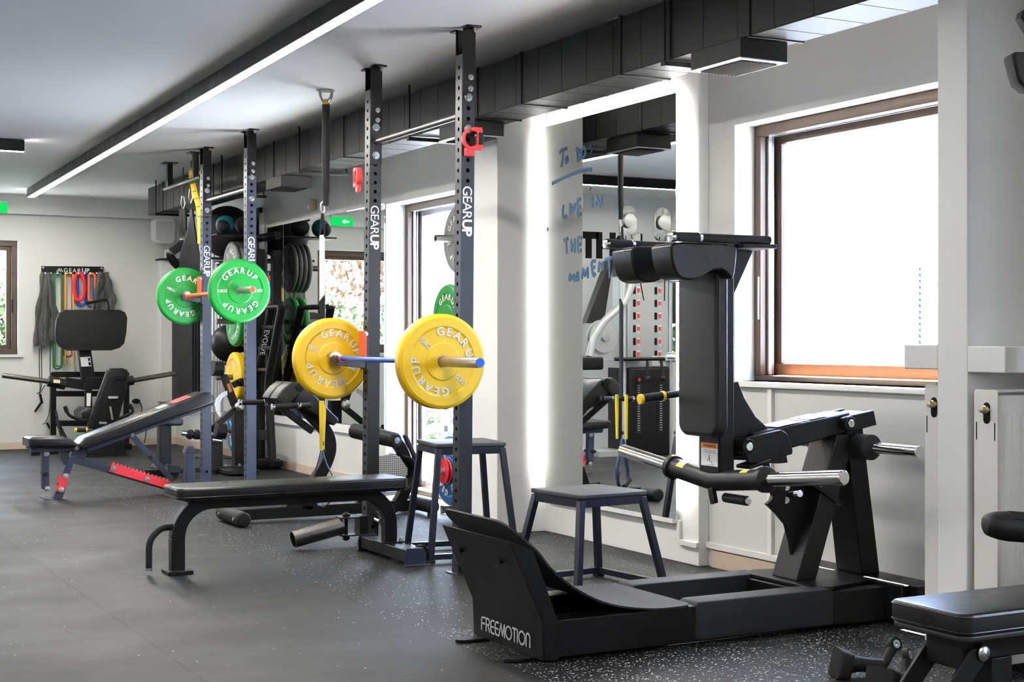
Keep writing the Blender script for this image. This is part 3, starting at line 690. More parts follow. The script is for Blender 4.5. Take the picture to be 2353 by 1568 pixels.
def plate_profile(T, r=.225):
    h = T / 2; q = [(-h + .004, .026), (-h, .030), (-h, .085), (-h + .004, .092), (-h + .005, .158), (-h, .168), (-h, r - .018), (-h + .006, r - .006), (-h + .016, r)]
    return [(a, b * r / .225 if b > .03 else b) for a, b in q] + [(-a, b * r / .225 if b > .03 else b) for a, b in q[::-1]]
def make_plate(T, m, letters, kg, label, group, r=.225, fancy=True):
    # local axis is Y; the lettered faces look along -Y and +Y
    root = thing('weight_plate', label, 'weight plate', (0, 0, 0), group)
    MB().lathe(plate_profile(T, r), (0, 0, 0), (0, 1, 0), 72, closed=True).build('disc', m, root, 0, 25)
    MB().pipe((0, -T / 2 + .001, 0), (0, T / 2 - .001, 0), .034, .0255, 32).build('hub_ring', M['steel'], root, .001)
    lt = MB(); k = r / .225
    for side in ((-1, 1) if fancy else (-1,)):
        y = side * (T / 2 - .0035)
        ex = Vector((-side, 0, 0)); nz = Vector((0, side, 0))
        for base in (0, 180):
            word = 'GEARUP'; adv = [glyphs(c, .056 * k, .0012)[2] for c in word]; gap = .012 * k
            tot = sum(adv) + gap * (len(word) - 1); rad = .124 * k; a = base + 90 + math.degrees(tot / 2 / (rad + .018 * k))
            for c, w in zip(word, adv):
                a -= math.degrees(w / 2 / (rad + .018 * k))
                d = ex * math.cos(R(a)) + Vector((0, 0, 1)) * math.sin(R(a)); tx = ex * math.sin(R(a)) - Vector((0, 0, 1)) * math.cos(R(a))
                lt.text(c, .056 * k, basis(Vector((0, y, 0)) + d * (rad - .0 * k), tx, d, nz), ext=.0028, off=.0012)
                a -= math.degrees((w / 2 + gap) / (rad + .018 * k))
        for s2 in (-1, 1):
            xx = ex * s2; lt.text(kg, .030 * k, basis(Vector((0, y, 0)) - xx * .128 * k - Vector((0, 0, 1)) * s2 * .009, xx, (0, 0, s2), nz), ext=.002, off=.0006)
    lt.build('lettering', letters, root, 0, 0)
    return root
def place(o, loc, roll=0, rotz=0):
    o.location = loc; ORG[o.name] = Vector(loc); o.rotation_mode = 'XYZ'
    o.rotation_euler = (Matrix.Rotation(rotz, 4, 'Z') @ Matrix.Rotation(roll, 4, 'Y')).to_euler(); return o
gY, gG = 'yellow 15 kg plates on the near barbell', 'green 10 kg plates on the far barbell'
py = make_plate(.068, M['p_yellow'], M['pale_letter'], '15KG', 'yellow bumper plate on the near end of the blue barbell', gY)
place(py, (BX1, 6.245 + .034, BZ1), R(43))
py2 = copy_tree(py); py2['label'] = 'yellow bumper plate on the far end of the blue barbell, half behind the post'; place(py2, (BX1, 7.66 + .034, BZ1), R(25))
pg = make_plate(.055, M['p_green'], M['letter'], '10KG', 'green bumper plate on the near end of the red barbell', gG)
place(pg, (BX2, 10.005 + .028, BZ2), R(-2))
pg2 = copy_tree(pg); pg2['label'] = 'green bumper plate on the far end of the red barbell, half behind the post'; place(pg2, (BX2, 11.40 + .028, BZ2), R(24))
def barbell(X, Z, ya, yb, near_out, shaft, label):
    # ya / yb: outer faces of the sleeve collars; near_out: how far the near sleeve sticks out
    t = thing('barbell', label, 'barbell', (X, (ya + yb) / 2, Z - .025))
    MB().cyl((X, ya, Z), (X, yb, Z), .0145, 20).build('shaft', shaft, t)
    for s, y in ((-1, ya), (1, yb)):
        sl = MB().cyl((X, y + s * .0, Z), (X, y + s * near_out, Z), .0245, 28)
        e = sl.build('sleeve', M['sleeve'], t, .002)
        MB().lathe([(0, .016), (.002, .037), (.024, .037), (.028, .027), (.03, .0245)], (X, y - s * .028, Z), (0, s, 0), 28).build('collar', M['steel'], t)
        MB().cyl((X, y + s * near_out, Z), (X, y + s * (near_out + .0015), Z), .019, 24).build('end_cap', shaft, e)
    return t
barbell(BX1, BZ1, 6.315, 7.657, .455, M['blue'], 'barbell with blue shaft and chrome sleeves racked on the near posts')
barbell(BX2, BZ2, 10.065, 11.397, .33, M['orange'], 'barbell with orange-red shaft racked on the far posts')
# red spring-lock collars hung on the near rack
def lock_collar(c, rz, label):
    t = thing('barbell_collar', label, 'barbell collar', c, 'red lock collars hung on the near rack')
    Mx = Matrix.Translation(c) @ Matrix.Rotation(rz, 4, 'Z')
    m = MB(); pts = [Vector((.041 * math.cos(R(a)), 0, .047 * math.sin(R(a)))) for a in range(-250, 71, 20)]
    m.strip([Mx @ p for p in pts], Mx.to_3x3() @ Vector((0, 1, 0)), .03, .014)
    m.build('ring', M['red'], t, .002)
    MB().add(*box_vf(.026, .052, -.016, .016, -.045, .045), Mx).add(*box_vf(.0, .05, -.016, .016, .036, .054), Mx).add(*box_vf(.0, .05, -.016, .016, -.054, -.036), Mx).build('clasp', M['red'], t, .003)
    MB().add(*box_vf(.030, .055, -.0175, .0175, -.03, .03), Mx).build('pad', M['rubber'], t, .002)
    MB().add(*box_vf(-.035, .01, -.012, .012, -.085, -.045), Mx).build('lever', M['red'], t, .003)
def box_vf(x0, x1, y0, y1, z0, z1):
    b = MB().box(x0, x1, y0, y1, z0, z1); return b.v, b.f
lock_collar((3.165, 6.34, 2.10), R(-15), 'red lock collar hanging on the near post under a bolt')
lock_collar((3.07, 7.555, 2.03), R(80), 'red lock collar on the far side of the second near post, mostly hidden')

# pull-up bar on ceiling hangers beyond the far rack
pb = thing('pull_up_bar', 'dark pull-up bar on two ceiling hangers beyond the far rack', 'pull-up bar', (3.33, 12.05, 2.35))
HX = 3.32
for y in (11.62, 12.40):
    MB().box(HX - .022, HX + .022, y - .022, y + .022, 2.43, CEIL).box(HX - .06, HX + .06, y - .06, y + .06, CEIL - .008, CEIL).build('ceiling_hanger', M['black'], pb, .002)
    for s in (-1, 1): bolt((HX + s * .045, y, CEIL - .008), (0, 0, -1), pb, .008)
MB().cyl((HX, 11.45, 2.43), (HX, 12.55, 2.43), .02, 20).build('bar', M['black'], pb)
# yellow webbing over that bar
yb_ = MB(); pts = smoothpath([aD(441, 392, 12.0), aD(440, 405, 11.98), aD(447, 440, 11.95), aD(456, 475, 11.9), aD(460, 520, 11.85), aD(460, 560, 11.83)])
yb_.tube(pts, .022, 8, sx=1, sy=.12, up=(CS, CC, 0)); yb_.tube(smoothpath([aD(441, 392, 12.0), aD(448, 388, 12.05), aD(453, 395, 12.08), aD(453, 408, 12.1)]), .022, 8, sx=1, sy=.12, up=(CS, CC, 0))
ws = yb_.solo('webbing_strap', M['yellow'], 'yellow webbing strap slung over the bar beside the far post', 'strap')
tk = MB()
for k in range(6, 24, 3):
    a, b = pts[k], pts[min(k + 1, len(pts) - 1)]; sd_ = (b - a).cross(Vector((CS, CC, 0))).normalized(); c_ = a - Vector((CS, CC, 0)) * .0032
    tk.bar(c_ - sd_ * .018, c_ + sd_ * .018, .004, .001, up=(CS, CC, 0))
tk.build('stitch_mark', M['ink'], ws)
# hanging ab straps
def ab_strap(u, v0, v1, d, label, open_):
    t = thing('ab_strap', label, 'ab strap', aD(u, v1, d), 'black hanging ab straps')
    vk = (v0 + v1) // 2
    MB().tube([aD(u, v0, d), aD(u, v0 + 66, d)], .010, 8, sx=1, sy=.4).build('webbing', M['rubber'], t)
    MB().tube([aD(u - 3, v0 + 66, d), aD(u - 5, v0 + 84, d), aD(u - 1, v0 + 98, d), aD(u + 4, v0 + 84, d), aD(u + 2, v0 + 66, d)], .005, 8, closed=True).build('carabiner', M['steel'], t)
    return t
t = ab_strap(421, 385, 605, 12.15, 'black hanging ab strap with its loop twisted open, left of the pair', 1)
MB().tube(smoothpath([aD(420, 480, 12.15), aD(421, 520, 12.15), aD(422, 552, 12.15), aD(408, 570, 12.1), aD(391, 583, 12.05), aD(398, 600, 12.1), aD(410, 612, 12.15)]), .034, 10, sx=1, sy=.3, up=(CS, CC, 0)).build('sling', M['leather'], t)
t = ab_strap(439, 370, 620, 12.05, 'wide black hanging ab strap sling beside the far post', 0)
q = [aD(437, 480, 12.05), aD(442, 480, 12.05), aD(450, 540, 12.05), aD(458, 590, 12.05), aD(459, 640, 12.05), aD(411, 640, 12.05), aD(412, 583, 12.05), aD(428, 540, 12.05)]
MB().pad(q, Vector((CS, CC, 0)) * .05, .008).build('sling', M['leather'], t)

# suspension trainer hanging from a ceiling mount
st = thing('suspension_trainer', 'suspension trainer with black strap, yellow webbing and foot loops on a ceiling mount', 'suspension trainer', (3.19, 8.36, 0))
AX, AY = 3.19, 8.36
mt = MB().lathe([(0, .056), (.006, .056), (.007, .04)], (AX, AY, CEIL), (0, 0, -1), 28)
for k in range(4):
    c, s_ = math.cos(R(k * 90 + 20)), math.sin(R(k * 90 + 20))
    mt.tube(smoothpath([(AX + c * .05, AY + s_ * .05, CEIL - .004), (AX + c * .045, AY + s_ * .045, CEIL - .04), (AX + c * .02, AY + s_ * .02, CEIL - .068), (AX, AY, CEIL - .07)]), .007, 8)
mt.build('ceiling_mount', M['silver'], st)
MB().sphere((AX, AY, CEIL - .075), .022, 12).build('anchor_knot', M['yellow'], st)
sd = (CS, CC, 0)
MB().tube(smoothpath([(AX, AY, 2.56), (AX, AY, 2.53), (AX, AY, 2.40), (AX, AY, 2.15), (AX, AY, 1.98), (AX, AY, 1.94)]), [.012] * 3 + [.024] * 20 + [.02] * 6 + [.012] * 2, 10, sx=1, sy=.8, up=sd).build('anchor_strap', M['rubber'], st)
P_ = lambda u, v: aD(u, v, 8.877)
MB().tube([P_(737, 468), P_(737, 484), P_(741, 490), P_(745, 484), P_(745, 468), P_(741, 464)], .006, 8, closed=True).build('carabiner', M['steel'], st)
MB().tube([P_(740, 490), P_(738, 512), P_(736, 540)], .006, 8).tube([P_(742, 490), P_(745, 520), P_(746, 545)], .006, 8).build('cord', M['rubber'], st)
MB().prism([P_(734, 541), P_(746, 539), P_(746, 676), P_(734, 692)], Vector(sd) * .004).build('strap_label', M['pvc'], st)
MB().prism([P_(734, 692), P_(747, 676), P_(747, 930), P_(735, 930)], Vector(sd) * .014).build('webbing', M['rubber'], st)
vd = Vector(sd)
for k in (-.036, .036):
    MB().prism([P_(735, 921) + vd * k, P_(746, 921) + vd * k, P_(747, 950) + vd * k, P_(743, 1035) + vd * k, P_(736, 1035) + vd * k], vd * .010).build('yellow_webbing', M['yellow'], st)
MB().prism([P_(736, 1015), P_(745, 1015), P_(745, 1024), P_(736, 1024)], Vector(sd) * -.006).build('buckle', M['black'], st)
MB().tube(smoothpath([P_(740, 1035), P_(750, 1065), P_(764, 1095), P_(768, 1120), P_(760, 1150), P_(745, 1165)]), .014, 8, sx=1, sy=.3).tube(smoothpath([P_(738, 1035), P_(726, 1080), P_(712, 1130), P_(722, 1155), P_(745, 1166)]), .014, 8, sx=1, sy=.3) \
    .tube(smoothpath([P_(752, 1120), P_(765, 1140), P_(752, 1160), P_(730, 1164), P_(715, 1145)]), .012, 8, sx=1, sy=.4).build('foot_loop', mat('navy_webbing', (.02, .03, .07), .6), st)
MB().cyl(P_(700, 1142), P_(730, 1158), .016, 14).build('handle', M['foam'], st)
# ================================================================ FLAT BENCH
fb = thing('flat_bench', 'black padded flat bench in front of the near rack', 'bench', (2.48, 7.04, 0))
MB().pad(rrect((2.487, 7.04, .366), (1, 0, 0), (0, 1, 0), 1.20, .285, .035, 4), (0, 0, .057), .012, piping=.0022).build('seat_pad', M['leather'], fb, 0, 40)
MB().box(1.93, 3.05, 6.93, 7.15, .355, .367).build('pad_board', M['black'], fb, .002)
path = [(1.92, 7.04, .012), (1.92, 7.04, .17)] + [tuple(p) for p in arc((2.09, 7.04, .17), .17, 180, 90, 8, (1, 0, 0), (0, 0, 1))] + [(2.30, 7.04, .340), (2.80, 7.04, .340)] + [tuple(p) for p in arc((2.875, 7.04, .18), .16, 90, 0, 8, (1, 0, 0), (0, 0, 1))] + [(3.035, 7.04, .08)]
MB().strip(fillet([Vector(p) for p in path], .01, 2), (0, 1, 0), .062, .066).prism([(2.04, 7.02, .36), (1.99, 7.02, .36), (2.02, 7.02, .30)], (0, .04, 0)).build('frame', M['black'], fb, .004)
MB().box(1.862, 1.985, 6.975, 7.105, 0, .018).build('foot_plate', M['black'], fb, .003)
MB().tube(fillet([(1.90, 7.04, .225), (1.845, 7.04, .225), (1.785, 7.04, .17), (1.785, 7.04, .035)], .05), .0155, 14).build('carry_handle', M['rubber'], fb)
MB().cyl((1.785, 7.04, .024), (1.785, 7.04, .036), .0165, 14).build('handle_end', M['chrome'], fb)
MB().box(2.985, 3.085, 6.73, 7.30, .02, .080).build('cross_foot', M['black'], fb, .004)
for s, y in ((-1, 6.725), (1, 7.305)):
    MB().prism([(2.975, y, .004), (3.095, y, .004), (3.095, y + s * .012, .06), (3.075, y + s * .016, .09), (2.985, y + s * .016, .09), (2.975, y + s * .012, .06)], (0, s * .006, 0)).box(2.975, 3.12, min(y, y + s * .035), max(y, y + s * .035), .001, .007).build('foot_cap', M['slate'] if s < 0 else M['black'], fb, .002)
MB().box(2.97, 3.10, 6.98, 7.10, .080, .087).build('leg_flange', M['black'], fb, .002)
bolt((3.085, 7.0, .087), (0, 0, 1), fb, .012)
for y in (6.80, 7.22): MB().lathe([(0, .012), (0, .040), (.004, .045), (.020, .045), (.024, .040), (.024, .012)], (3.105, y - .012, .046), (0, 1, 0), 28).cyl((3.08, y, .046), (3.13, y, .046), .01, 10).build('wheel', M['rubber'], fb)

# ================================================================ ADJUSTABLE BENCH under the far rack
ib = thing('adjustable_bench', 'slate blue adjustable incline bench with red notched brackets under the far rack', 'bench', (2.6, 10.75, 0))
Yn = 10.61; q = lambda u, v, Y=Yn: aY(u, v, Y)
W_ = Vector((0, .28, 0))
seat = [q(68, 1010), q(76, 1006), q(152, 1006), q(168, 1013), q(180, 1024), q(174, 1028), q(68, 1028)]
MB().pad(seat, W_, .016, piping=.002).build('seat_pad', M['leather'], ib, 0, 40)
back = [q(184, 1030), q(184, 1022), q(196, 1008), q(470, 903), q(484, 903), q(491, 912), q(491, 928), q(212, 1028), q(196, 1034)]
MB().pad(back, W_, .018, piping=.002).build('backrest_pad', M['leather'], ib, 0, 40)
pa, pb2 = q(365, 949, 10.75), q(428, 925, 10.75)
dv = (q(470, 903) - q(196, 1008)).normalized(); nv = Vector((0, 1, 0)).cross(dv); nv = nv if nv.z > 0 else -nv
o0 = q(405, 928) + nv * .0012
MB().prism([o0 + Vector((0, .05, 0)), o0 + Vector((0, .23, 0)), o0 + dv * .14 + Vector((0, .23, 0)), o0 + dv * .14 + Vector((0, .05, 0))], nv * .0006).build('badge', M['p_red'], ib)
o0 = q(372, 941) + nv * .0012
MB().prism([o0 + Vector((0, .07, 0)), o0 + Vector((0, .21, 0)), o0 + dv * .07 + Vector((0, .21, 0)), o0 + dv * .07 + Vector((0, .07, 0))], nv * .0006).build('badge', M['gray_letter'], ib)
Yt = 10.70; T = lambda u, v: aY(u, v, Yt); tw = Vector((0, .10, 0))
MB().prism([T(70, 1028), T(172, 1028), T(168, 1038), T(74, 1040)], tw).build('seat_frame', M['slate'], ib, .003)
MB().prism([T(198, 1032), T(490, 925), T(492, 932), T(204, 1040)], tw).build('backrest_frame', M['slate'], ib, .003)
Ym = 10.72; K = lambda u, v: aY(u, v, Ym); kw = Vector((0, .06, 0))
MB().prism([K(170, 1030), K(196, 1020), K(206, 1022), K(196, 1056), K(163, 1047)], (0, .08, 0)).build('hinge_plate', M['slate'], ib, .002)
MB().prism([K(138, 1038) + Vector((0, .002, 0)), K(154, 1036) + Vector((0, .002, 0)), K(158, 1053) + Vector((0, .002, 0)), K(150, 1070) + Vector((0, .002, 0)), K(141, 1055) + Vector((0, .002, 0))], (0, .056, 0)).prism([K(158, 1050), K(172, 1054), K(142, 1152), K(121, 1152)], kw).build('front_leg', M['slate'], ib, .003)
MB().prism([K(165, 1050) + Vector((0, .001, 0)), K(186, 1053) + Vector((0, .001, 0)), K(425, 1122) + Vector((0, .001, 0)), K(425, 1140) + Vector((0, .001, 0)), K(160, 1062) + Vector((0, .001, 0))], (0, .058, 0)).build('main_beam', M['slate'], ib, .003)
MB().prism([K(104, 1147), K(157, 1147), K(157, 1153), K(105, 1154)], (0, .22, 0)).build('foot', M['slate'], ib, .003)
MB().prism([K(430, 1128), K(446, 1128), K(446, 1145), K(430, 1145)], (0, -.02, 0)).bar(aY(436, 1135, 10.5), aY(436, 1135, 10.5) + Vector((0, .5, 0)), .06, .05).build('rear_foot', M['slate'], ib, .003)
# seat support strut, hung
MB().prism([K(96, 1040), K(113, 1040), K(114, 1125), K(108, 1129), K(98, 1124)], kw).build('seat_strut', M['slate'], ib, .003)
for u, v in ((107, 1043), (109, 1124)): bolt(K(u, v), (0, -1, 0), ib, .016)
MB().cyl(K(104, 1089) + Vector((0, -.05, 0)), K(104, 1089) + Vector((0, .11, 0)), .014, 12).build('strut_pin', M['rubber'], ib)
for off in (0, .055):
    MB().prism([aY(u, v, 10.71 + off) for u, v in ((290, 998), (302, 992), (311, 1000), (404, 1103), (398, 1108), (390, 1106))], (0, .012, 0)).build('back_strut', M['slate'], ib, .002)
MB().cyl(aY(346, 1051, 10.66), aY(346, 1051, 10.82), .014, 12).build('strut_pin', M['rubber'], ib)
for u, v in ((176, 1029), (193, 1028), (304, 1000), (222, 1018), (472, 927)): bolt(aY(u, v, 10.705), (0, -1, 0), ib, .015 if v > 990 and u != 222 else .008)
def red_plate(pts, name='notched_bracket'):
    for y in (10.705, 10.785): MB().prism([aY(u, v, y) for u, v in pts], (0, .008, 0)).build(name, M['red'], ib, .001)
teeth = [(250, 1084), (258, 1066), (262, 1061)]
n = 14; x0, y0, x1, y1 = 262, 1061, 386, 1101
for k in range(n):
    a = k / n; b = (k + .5) / n; c = (k + 1) / n
    teeth += [(x0 + (x1 - x0) * b, y0 + (y1 - y0) * b + 7), (x0 + (x1 - x0) * c, y0 + (y1 - y0) * c)]
teeth += [(390, 1106), (386, 1124)]
red_plate(teeth)
red_plate([(146, 1088), (159, 1090), (160, 1094), (146, 1131), (144, 1134), (131, 1130), (131, 1124), (126, 1113), (131, 1118), (137, 1113), (133, 1106), (133, 1093), (138, 1098), (143, 1096)])
for u, v in ((261, 1078), (338, 1102), (151, 1095), (141, 1126)): bolt(aY(u, v, 10.705), (0, -1, 0), ib, .016)
MB().prism([aY(u, v, 10.60) for u, v in ((427, 1045), (448, 1045), (449, 1130), (428, 1130))], (0, .075, 0)).prism([aY(u, v, 10.597) for u, v in ((430, 1026), (446, 1026), (450, 1043), (425, 1043))], (0, .081, 0)).build('rear_post', M['slate'], ib, .004)

# ================================================================ STEP STOOLS
def stool(c, size, rot, h, splay, label, ply, group='steel-framed step stools'):
    t = thing('step_stool', label, 'stool', (c[0], c[1], 0), group)
    Rz = Matrix.Translation((c[0], c[1], 0)) @ Matrix.Rotation(R(rot), 4, 'Z'); a = size / 2; b = a + splay
    w = .026
    MB().pad([Rz @ p for p in rrect((0, 0, h - .020), (1, 0, 0), (0, 1, 0), size + .012, size + .012, .012, 2)], (0, 0, .020), .005).build('top_board', ply, t, 0)
    fr = MB()
    for k in range(4):
        p = [(-a, -a), (a, -a), (a, a), (-a, a)]; p0, p1 = p[k], p[(k + 1) % 4]
        s_ = 1 - w / size
        fr.bar(Rz @ Vector((p0[0] * s_, p0[1] * s_, h - .040)), Rz @ Vector((p1[0] * s_, p1[1] * s_, h - .040)), w, .036)
    fr.build('top_rail', M['navy_frame'], t, .002)
    bs = MB()
    for k in range(4):
        p = [(-b, -b), (b, -b), (b, b), (-b, b)]; p0, p1 = p[k], p[(k + 1) % 4]
        if k != 0 or h > .5: bs.bar(Rz @ Vector((p0[0], p0[1], .030)), Rz @ Vector((p1[0], p1[1], .030)), w, .028)
    bs.build('base_rail', M['navy_frame'], t, .002)
    for sx, sy in ((-1, -1), (1, -1), (1, 1), (-1, 1)):
        lg = MB().bar(Rz @ Vector((sx * (a - w / 2), sy * (a - w / 2), h - .03)), Rz @ Vector((sx * b, sy * b, .012)), w * 1.15, w * 1.15, up=Rz.to_3x3() @ Vector((0, 1, 0)))
        o = lg.build('leg', M['navy_frame'], t, .002)
        MB().box(-.02, .02, -.02, .02, 0, .016, Matrix.Translation(Rz @ Vector((sx * b, sy * b, 0))) @ Matrix.Rotation(R(rot), 4, 'Z')).build('rubber_foot', M['rubber'], o, .002)
stool((3.46, 5.74), .37, 6, .45, .06, 'lower dark step stool with a scuffed plywood top in front of the backlit mirror', M['wood_top'])
stool((3.405, 6.95), .37, -9, .60, .045, 'taller dark step stool behind the near rack post', M['wood_top'])

# ================================================================ SQUAT MACHINE
sq = thing('squat_machine', 'black plate-loaded squat machine with curved foot plate and tall back pad by the window', 'squat machine', (3.3, 4.72, 0))
YA, YB, YC = 4.45, 4.99, 4.72
bf = MB().box(2.525, 4.10, YA, YA + .105, .018, .150).box(2.525, 4.10, YB - .105, YB, .018, .150).box(2.53, 2.62, YA + .01, YB - .01, .02, .12).box(3.70, 4.12, YA + .06, YB - .06, .03, .150)
bf.prism([(3.05, YA + .1, .02), (3.10, YA + .1, .02), (3.10, YA + .1, .135), (3.05, YA + .1, .135)], (0, .34, 0))
bf.build('base_frame', M['black'], sq, .004)
MB().box(4.06, 4.235, 4.36, 5.08, .018, .165).prism([(4.10, 4.36, .018), (4.235, 4.36, .018), (4.235, 4.36, .13), (4.20, 4.36, .165), (4.10, 4.36, .165)], (0, -.05, 0)).build('rear_stabiliser', M['black'], sq, .004)
for y0 in (YA - .004, YB - .109):
    MB().pad([(p.x, y0, p.z) for p in rrect((3.465, 0, .093), (1, 0, 0), (0, 0, 1), .65, .142, .022, 4)], (0, .113, 0), .006).build('rail_cover', M['grip_tape'], sq)
prof = smoothpath([(2.352, 0, .500), (2.40, 0, .455), (2.471, 0, .394), (2.528, 0, .328), (2.625, 0, .252), (2.768, 0, .185), (2.953, 0, .152), (3.135, 0, .150)], 5)
# curved plate with rounded upper corners
fp = MB(); n = len(prof); v = []; f = []
for i, p in enumerate(prof):
    t = (prof[min(i + 1, n - 1)] - prof[max(i - 1, 0)]).normalized(); nn = Vector((-t.z, 0, t.x)); nn = nn if nn.z > 0 else -nn
    d = (p - prof[0]).length; ins = 0 if d > .09 else .09 * (1 - math.sqrt(max(0, 1 - (1 - d / .09) ** 2))) * .95
    d2 = (p - prof[-1]).length; ins = max(ins, 0 if d2 > .05 else .05 * (1 - math.sqrt(max(0, 1 - (1 - d2 / .05) ** 2))) * .95)
    for y in (YA - .006 + ins, YB + .006 - ins):
        for h in (0, .007): v.append((p.x + nn.x * h, y, p.z + nn.z * h))
for i in range(n - 1):
    a = i * 4; f += [(a + k, a + l, a + 4 + l, a + 4 + k) for k, l in ((0, 1), (1, 3), (3, 2), (2, 0))]
f += [(0, 1, 3, 2), ((n - 1) * 4, (n - 1) * 4 + 2, (n - 1) * 4 + 3, (n - 1) * 4 + 1)]
fp.add(v, f); fp.build('foot_plate', M['grip_tape'], sq, 0, 40)
pn = [(2.372, .440), (2.466, .398)]
# front panel: slanted above, upright below
MB().prism([(2.366, YA, .436), (2.494, YA, .150), (2.500, YA, .012), (2.506, YA, .012), (2.501, YA, .152), (2.374, YA, .438)], (0, YB - YA, 0)).build('front_panel', M['black'], sq, .002)
MB().prism([(2.372, YA - .0015, .436), (2.500, YA, .150), (2.506, YA, .012), (2.56, YA, .012), (2.56, YA, .14), (2.53, YA, .22), (2.46, YA, .40)], (0, .006, 0)).build('side_web', M['black'], sq, .001)
for u, v in ((1069, 1249), (1188, 1283)):
    y = 4.90 if u < 1100 else 4.585
    c = Vector((2.405, y, .352)); nn = Vector((-.91, 0, -.41)).normalized()
    MB().cyl(c, c + nn * .014, .011, 14).cyl(c + nn * .012, c + nn * .0145, .005, 6).build('bolt', M['black'], sq, .001)
# lettering drawn as strokes
def strokes(m, segs, o, ax, ay, w, nz):
    o, ax, ay, nz = Vector(o), Vector(ax), Vector(ay), Vector(nz)
    for pts in segs:
        P3 = [o + ax * a + ay * b for a, b in pts]
        for p, q_ in zip(P3, P3[1:]):
            k = nz * (.00012 * (len(m.v) // 8 % 7))
            e = (q_ - p).normalized() * w * .25; m.bar(p - e + k, q_ + e + k, w, .0012, up=nz)
A_ = lambda cx, cy, r, a0, a1, ry=None: [(cx + r * math.cos(R(a0 + (a1 - a0) * k / 10)), cy + (ry or r) * math.sin(R(a0 + (a1 - a0) * k / 10))) for k in range(11)]
def freemotion():
    S = []; x = 0
    S += [[(0, 0), (0, .75)] + A_(.25, .75, .25, 180, 90) + [(.55, 1)], [(.18, .52), (.48, .52)]]; x = .68
    S += [[(x, 0), (x, 1), (x + .28, 1)] + A_(x + .28, .76, .24, 90, -90) + [(x + .12, .52)], [(x + .25, .52), (x + .52, 0)]]; x += .72
    for _ in range(2):
        S += [[(x + .5, 1), (x + .22, 1)] + A_(x + .25, .75, .25, 90, 180) + [(x, .25)] + A_(x + .25, .25, .25, 180, 270) + [(x + .5, 0)], [(x + .02, .5), (x + .46, .5)]]; x += .66
    S += [[(x - .12, 0), (x + .18, 1), (x + .38, .1), (x + .66, 1), (x + .66, 0)]]; x += .84
    S += [A_(x + .42, .5, .42, 0, 360, .5)]; x += .96
    S += [[(x, 1), (x + .56, 1)], [(x + .28, 1), (x + .28, 0)]]; x += .70
    S += [[(x, 0), (x, 1)]]; x += .18
    S += [A_(x + .42, .5, .42, 0, 360, .5)]; x += 1.0
    S += [[(x, 0), (x, .72)] + A_(x + .25, .72, .25, 180, 0, .28) + [(x + .5, 0)]]; x += .5
    return S, x
S_, wx = freemotion(); hh = .047; ww = .375 / wx
lt = MB(); strokes(lt, [[(a * ww, b * hh) for a, b in s] for s in S_], (2.4938, 4.912, .045), (0, -1, 0), (0, 0, 1), .0066, (-1, 0, 0))
lt.build('lettering', M['gray_letter'], sq, smooth=0)
for y in (4.55, 4.93):
    MB().prism([Vector((2.44, y, .002)) + Vector((.045 * math.cos(R(a)) - .0, .03 * math.sin(R(a)), 0)) for a in range(90, 271, 20)] + [Vector((2.53, y - .03, .002)), Vector((2.53, y + .03, .002))], (0, 0, .010)).build('floor_tab', M['black'], sq, .001)
# A-shaped tower
MB().prism([(3.72, 4.50, .152), (3.80, 4.47, .152), (4.02, 4.53, .152), (4.23, 4.47, .152), (4.24, 4.95, .152), (4.02, 4.90, .152), (3.80, 4.97, .152), (3.72, 4.93, .152)], (0, 0, .014)).build('tower_plate', M['black'], sq, .002)
MB().prism([(x, 4.64, z) for x, z in ((3.765, .166), (3.865, .166), (4.07, .745), (3.975, .745))], (0, .16, 0)).build('tower_leg', M['black_grain'], sq, .005)
MB().prism([(x, 4.64, z) for x, z in ((4.105, .166), (4.20, .166), (4.105, .80), (4.02, .80))], (0, .16, 0)).build('tower_leg', M['black'], sq, .005)
MB().prism([(x, 4.705, z) for x, z in ((3.668, .473), (3.69, .485), (3.70, .505), (3.69, .535), (3.705, .565), (3.80, .575), (3.95, .52), (3.90, .30), (3.86, .18), (3.815, .18), (3.80, .25), (3.79, .31), (3.765, .385), (3.72, .43))], (0, .022, 0)).build('catch_plate', M['black'], sq, .002)
for u, v in ((1807, 1120), (1806, 1150)): MB().cyl(aY(u, v, 4.7045), aY(u, v, 4.7035), .014, 16).build('adjust_hole', M['pvc'], sq)
MB().prism([(x, 4.62, z) for x, z in ((3.83, .545), (3.985, .455), (3.99, .47), (3.835, .56))], (0, .20, 0)).build('stop_plate', M['black'], sq, .002)
MB().cyl(aY(1815, 1137, 4.66), aY(1830, 1136, 4.58), .013, 14).build('stop_pin', M['black'], sq)
MB().cyl(aY(1830, 1136, 4.58), aY(1838, 1135, 4.55), .014, 14).build('pin_tip', M['chrome'], sq, .001)
